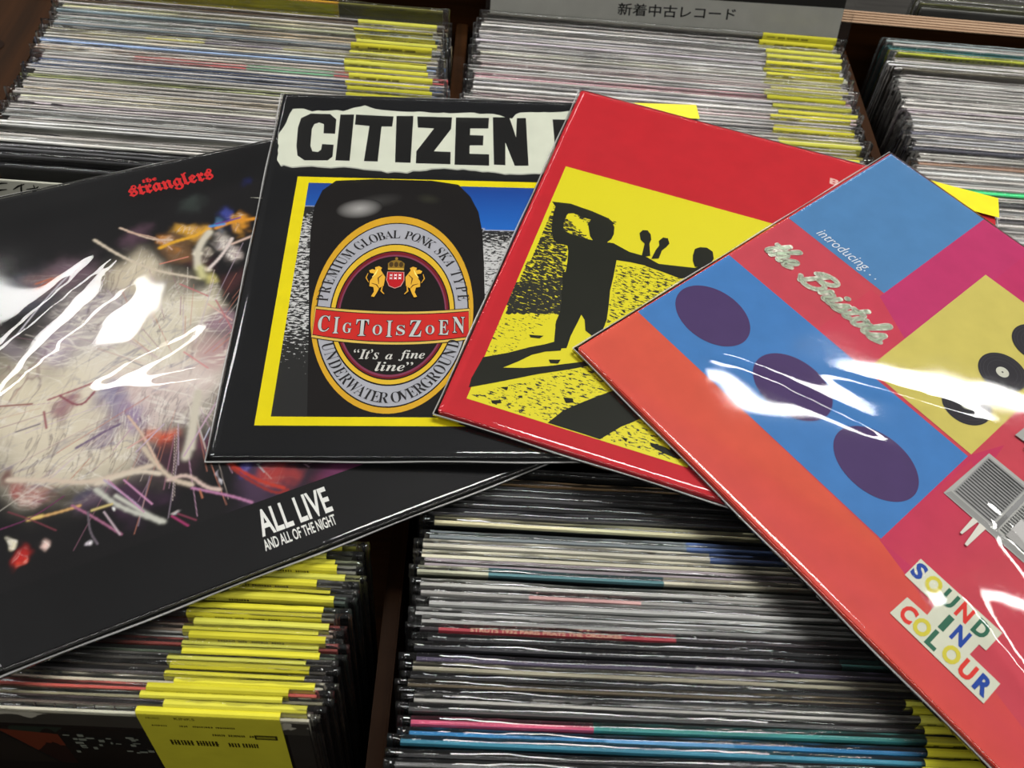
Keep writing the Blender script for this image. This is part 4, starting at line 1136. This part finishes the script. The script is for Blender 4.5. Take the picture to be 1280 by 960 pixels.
def beach(U, V):
    col = np.zeros(U.shape + (3,)) + L3(RY)
    dens = np.full(U.shape, -0.5)
    for poly, d in RED_DENS:
        dens = np.where(inpoly(U, V, poly), d, dens)
    return {'Col': ('c', col), 'Ink': ('c', np.zeros_like(col) + L3((30, 32, 22))), 'Dens': ('f', dens)}


grid_mesh('yellow_picture', T3, STREAK, .0395, .0430, .96, .7135, 170, 130, beach, 0.00003)
A = Art(SZ, 0.00006)
BLK = (30, 32, 24)
for p_ in RED_BOYS + [RED_BOY2, RED_SH] + RED_SPOTS + RED_HANDS:
    A.poly(p_, BLK)
A.build('child_silhouettes', T3, PRINT)
A = Art(SZ, 0.00006)
A.text('𝗕', (.6215, .8985), (.6420, .8985), .021, (240, 190, 180), offset=.02)
A.build('pale_lettering', T3, PRINT)
hero_film(T3, 15, 0.00010, over=0.0018, n=110)
label_flat(T3, .79, .93, 1.004, .999, .0021)

# ---- 4: red, orange and blue cover of coloured squares (topmost)
T4 = thing('album_cover', 'coloured squares album cover with purple discs and a grey radiogram, lying topmost', 'record', 'album covers fanned out on top', pose('bri'))
board(T4, (224, 76, 62), (228, 96, 84))
A = Art(SZ, 0.00003)
A.rect(0.003, 0.003, .997, .997, (200, 70, 84))                        # red ground
A.poly([(.003, .003), (.997, .003), (.997, .06), (.66, .135), (.59, .152), (.003, .156)],
       [(220, 86, 70), (214, 78, 74), (208, 72, 78), (214, 80, 68), (218, 88, 66), (220, 90, 68)])
A.poly([(.59, .152), (.66, .135), (.62, .50), (.59, .42)], (196, 54, 92))
A.poly([(.59, .152), (.70, .16), (.74, .30), (.60, .42)], [(198, 56, 88), (200, 66, 82), (200, 68, 84), (198, 58, 86)])
A.rect(.003, .155, .5915, .421, (68, 126, 192))                        # blue strip
A.rect(.003, .615, .262, .997, (80, 132, 184))                         # sky blue square
A.rect(.262, .615, .997, .997, (194, 50, 102))
A.rect(.240, .421, .3610, .60, (202, 64, 84))
A.poly([(.262, .615), (.262, .60), (.361, .55), (.380, .70), (.380, .997), (.262, .997)], (192, 52, 106))
A.rect(.3600, .429, .593, .848, (208, 194, 100))                        # yellow square
for a, b in ((.095, .272), (.3005, .272), (.4970, .268)):
    A.ellipse(a, b, .081, .0655, (76, 56, 104), rot=0, n=72)
for a, b in ((.525, .519), (.5255, .645), (.526, .770)):
    A.ellipse(a, b, .0465, .0490, (46, 44, 50), n=56)
    for rr in (.030, .038, .044):
        A.ring(a, b, .0465 * rr / .048, .0490 * rr / .048, a, b, .0465 * (rr - .0012) / .048, .0490 * (rr - .0012) / .048, (60, 58, 64), 0, 360)
    A.ellipse(a, b, .0125, .0130, (206, 206, 190), n=30)
    A.ellipse(a, b, .0022, .0022, (90, 88, 84), n=12)
A.build('coloured_squares', T4, PRINT)
A = Art(SZ, 0.0006)
A.text('introducing. . .', (.0695, .6190), (.2290, .6190), .036, (226, 236, 246), offset=-0.004, shear=0.28)
BRUSH = {
    't': (.62, [[(.42, 1.75), (.22, .9), (.06, .25), (.22, 0), (.5, .2)], [(-.08, 1.12), (.25, 1.12), (.62, 1.2)]]),
    'h': (.95, [[(.0, .5), (.35, 1.4), (.62, 1.95), (.42, 1.9), (.2, .9), (.02, .0)], [(.08, .35), (.4, .95), (.62, .9), (.5, .2), (.64, 0), (.9, .25)]]),
    'e': (.80, [[(.0, .35), (.4, .55), (.55, .85), (.35, 1.05), (.08, .7), (.05, .2), (.3, -.02), (.7, .25)]]),
    'B': (1.35, [[(.42, 1.95), (.22, 1.0), (.0, .02)], [(-.1, 1.45), (.1, 1.9), (.7, 2.15), (1.2, 1.95), (1.05, 1.35), (.4, 1.1)], [(.4, 1.1), (1.1, 1.05), (1.15, .4), (.65, -.02), (.0, .05), (-.3, .4)]]),
    'r': (.72, [[(.0, .3), (.18, 1.15), (.22, .85), (.56, .92), (.42, .2), (.5, 0), (.72, .2)]]),
    'i': (.46, [[(.16, 1.0), (.02, .25), (.14, 0), (.44, .25)], [(.26, 1.42), (.3, 1.5)]]),
    's': (.72, [[(.0, .2), (.4, 1.12), (.4, .75), (.52, .3), (.3, -.02), (.0, .08)], [(.45, .1), (.7, .25)]]),
    'o': (.82, [[(.42, 1.0), (.1, .85), (.02, .3), (.25, 0), (.58, .2), (.62, .8), (.42, 1.0), (.6, .85), (.82, .9)]]),
    'l': (.56, [[(.0, .35), (.35, 1.2), (.52, 1.9), (.34, 2.0), (.2, 1.3), (.05, .25), (.2, 0), (.5, .22)]]),
}


def chaikin(p):
    for _ in range(2):
        p = [p[0]] + [q for a, b in zip(p, p[1:]) for q in ((a[0] * .75 + b[0] * .25, a[1] * .75 + b[1] * .25), (a[0] * .25 + b[0] * .75, a[1] * .25 + b[1] * .75))] + [p[-1]]
    return p


def brush_word(word, u0, u1, v0, xh):
    tot = sum(BRUSH[c][0] for c in word)
    sc = (u1 - u0) / tot
    S_ = []
    x = 0
    for c in word:
        w, strokes = BRUSH[c]
        for st in strokes:
            S_.append(chaikin([(u0 + (x + a) * sc + b * xh * .30, v0 + b * xh) for a, b in st]))
        x += w
    return S_


ST = brush_word('the', .036, .104, .4960, .0300) + brush_word('Bristols', .136, .334, .4920, .0300)
for wd, cc in ((.0122, (230, 232, 214)), (.0024, (176, 198, 168))):
    A.up()
    for st in ST:
        A.line(st, wd, cc, 1.0, up=False)
        if wd > .01:
            for q in st[::2] + [st[-1]]:
                A.ellipse(q[0], q[1], wd / 2, wd / 2, cc, n=10, up=False)
A.build('script_lettering', T4, PRINT)
A = Art(SZ, 0.0006)
W_ = (216, 218, 198)
A.poly([(.6775, .0605), (.8507, .0612), (.8507, .1080), (.7955, .1085), (.7960, .1345), (.8085, .1350), (.8095, .1815), (.6545, .1795), (.6545, .1338), (.7150, .1325), (.7170, .1070), (.6795, .1055)], W_)
BL, YL, GN, RD = (36, 72, 160), (214, 202, 70), (52, 106, 84), (222, 60, 52)
rowsL = [('S', .6657, .1590, BL), ('O', .6940, .1590, YL), ('U', .7243, .1590, GN), ('N', .7530, .1605, RD), ('D', .7850, .1590, GN),
         ('I', .7437, .1205, GN), ('N', .7700, .1215, BL),
         ('C', .6974, .0830, RD), ('O', .7234, .0830, YL), ('L', .7481, .0820, GN), ('O', .7777, .0840, YL), ('U', .8068, .0839, RD), ('R', .8353, .0840, BL)]
for ch, a, b, c in rowsL:
    w = .0105 if ch == 'I' else (.0190 if ch in 'SL' else (.0265 if ch == 'O' else .0225))
    A.text(ch, (a - w / 2, b - .0165), (a + w / 2, b - .0165), .033, c, offset=0.045)
A.build('colour_lettering', T4, PRINT)
# the grey radiogram on its splayed legs
A = Art(SZ, 0.0006)
G0, G1, G2 = (176, 176, 172), (122, 122, 122), (70, 70, 70)
A.poly([(.607, .318), (1.0 - .004, .318), (1.0 - .004, .462), (.612, .458)], G0)
A.poly([(.6135, .332), (.99, .332), (.99, .322), (.609, .320)], (150, 150, 148))
A.poly([(.6155, .335), (.694, .335), (.694, .452), (.6155, .450)], (150, 150, 150))
for k in range(17):
    v = .339 + k * .0066
    A.line([(.618, v), (.692, v)], .0028, G2, 1)
A.poly([(.697, .335), (.705, .335), (.705, .452), (.697, .452)], G1)
for k in range(17):
    v = .339 + k * .0066
    A.line([(.708, v), (.80, v)], .0022, (98, 98, 98), 1)
A.poly([(.72, .335), (.79, .335), (.79, .385), (.72, .385)], (170, 168, 166))
A.poly([(.6660, .318), (.6760, .318), (.6720, .274), (.6680, .274)], (190, 186, 176))
A.poly([(.6790, .318), (.6920, .318), (.6900, .262), (.6850, .262)], (190, 186, 176))
A.poly([(.93, .318), (.943, .318), (.950, .262), (.945, .262)], (190, 186, 176))
A.poly([(.620, .532), (.72, .540), (.72, .572), (.6225, .570)], (170, 170, 166))
A.line([(.645, .520), (.70, .514)], .006, (60, 40, 40), .5)
A.build('radiogram_picture', T4, PRINT)
hero_film(T4, 23, 0.00040, over=0.0018, creases=[(.08, .16, .30, .30, .016, .0006), (.20, .22, .50, .34, .012, -.0005), (.34, .36, .55, .50, .012, .0006),
                                    (.62, .36, .95, .30, .02, .0010), (.66, .20, .95, .12, .016, .0007)], n=190)

# ------------------------------------------------------------------ header cards among the bins
def card_at(name, label, x, y, z, cat='sign', lean=LEAN):
    M = Matrix.Translation((x, y, z)) @ Matrix.Rotation(-lean, 4, 'X')
    return thing(name, label, cat, None, M)


def face_art(parent, name, build_fn, y=-0.0009):
    """print on the standing front of a card: art plane turned upright"""
    A = Art(1.0, 0.0, 0.00004)
    build_fn(A)
    o = A.build(name, parent, PRINT)
    o.location = (.5, y, .5)
    o.rotation_euler = (R(90), 0, 0)
    return o


cardm = mat_attr('header_card', 0.5, 0.05, 0.3)


def plain_card(parent, w0, w1, z0, z1, t, c, name='card'):
    me = box_mesh(name, w0, w1, -t / 2, t / 2, z0, z1, 0.0004)
    col_attr(me, [lin(c)] * len(me.vertices))
    return link(name, me, parent, cardm)


S1 = card_at('header_card', 'pale grey header card with black Japanese lettering behind the upper middle bin', 0.0, .682, -.0075, lean=R(28))
plain_card(S1, -.004, .309, -.022, .0700, .0016, (236, 236, 226))


def sgn(A):
    A.text('新着中古レコード', (.1085, .0005), (.2135, .0040), .0100, (30, 30, 28), offset=.012)
    A.poly([(.140, .0180), (.309, .0212), (.309, .070), (-.004, .070), (-.004, .0190)], (40, 38, 34))


face_art(S1, 'card_print', sgn)
me = box_mesh('clear_pocket', -.008, .3185, -.0022, .0022, -.024, .0705, 0.0008)
link('clear_pocket', me, S1, FILM)
S2 = card_at('header_card', 'white header card with black brush marks in the gap at far left', 0.0, .415, -.006)
plain_card(S2, -.372, -.120, -.29, .006, .0016, (196, 196, 182))


def brush(A):
    for k, (a, b, c, d) in enumerate([(-.318, -.001, -.309, .004), (-.314, -.006, -.311, .004), (-.307, -.004, -.300, .003), (-.303, -.006, -.303, .004), (-.309, .000, -.299, .001), (-.331, -.004, -.322, -.001), (-.328, .002, -.320, .004), (-.297, -.003, -.290, .002)]):
        A.line([(a, b), ((a + c) / 2, (b + d) / 2 + .0006), (c, d)], .0012, (26, 26, 24), .5)


face_art(S2, 'card_print', brush)

# sleeves standing beyond the back board at the top right corner
for k, (desc, c) in enumerate((('grey', (120, 120, 116)), ('olive', (96, 100, 50)), ('silver', (160, 160, 156)))):
    y = .742 + k * .006
    M = Matrix.Translation((.56, y - math.sin(LEAN) * FH, -.004 + k * .001 - math.cos(LEAN) * FH)) @ Matrix.Rotation(-LEAN, 4, 'X')
    t0 = thing('vinyl_record', '%s record in a clear sleeve standing beyond the laminated back board' % desc, 'record', 'records beyond the back board', M)
    link('jacket', record_card_mesh(c, [v * .8 for v in c], [], .003, 900 + k), t0).location = (0, 0, .002)
    link('sleeve_film', FILMS[k], t0)
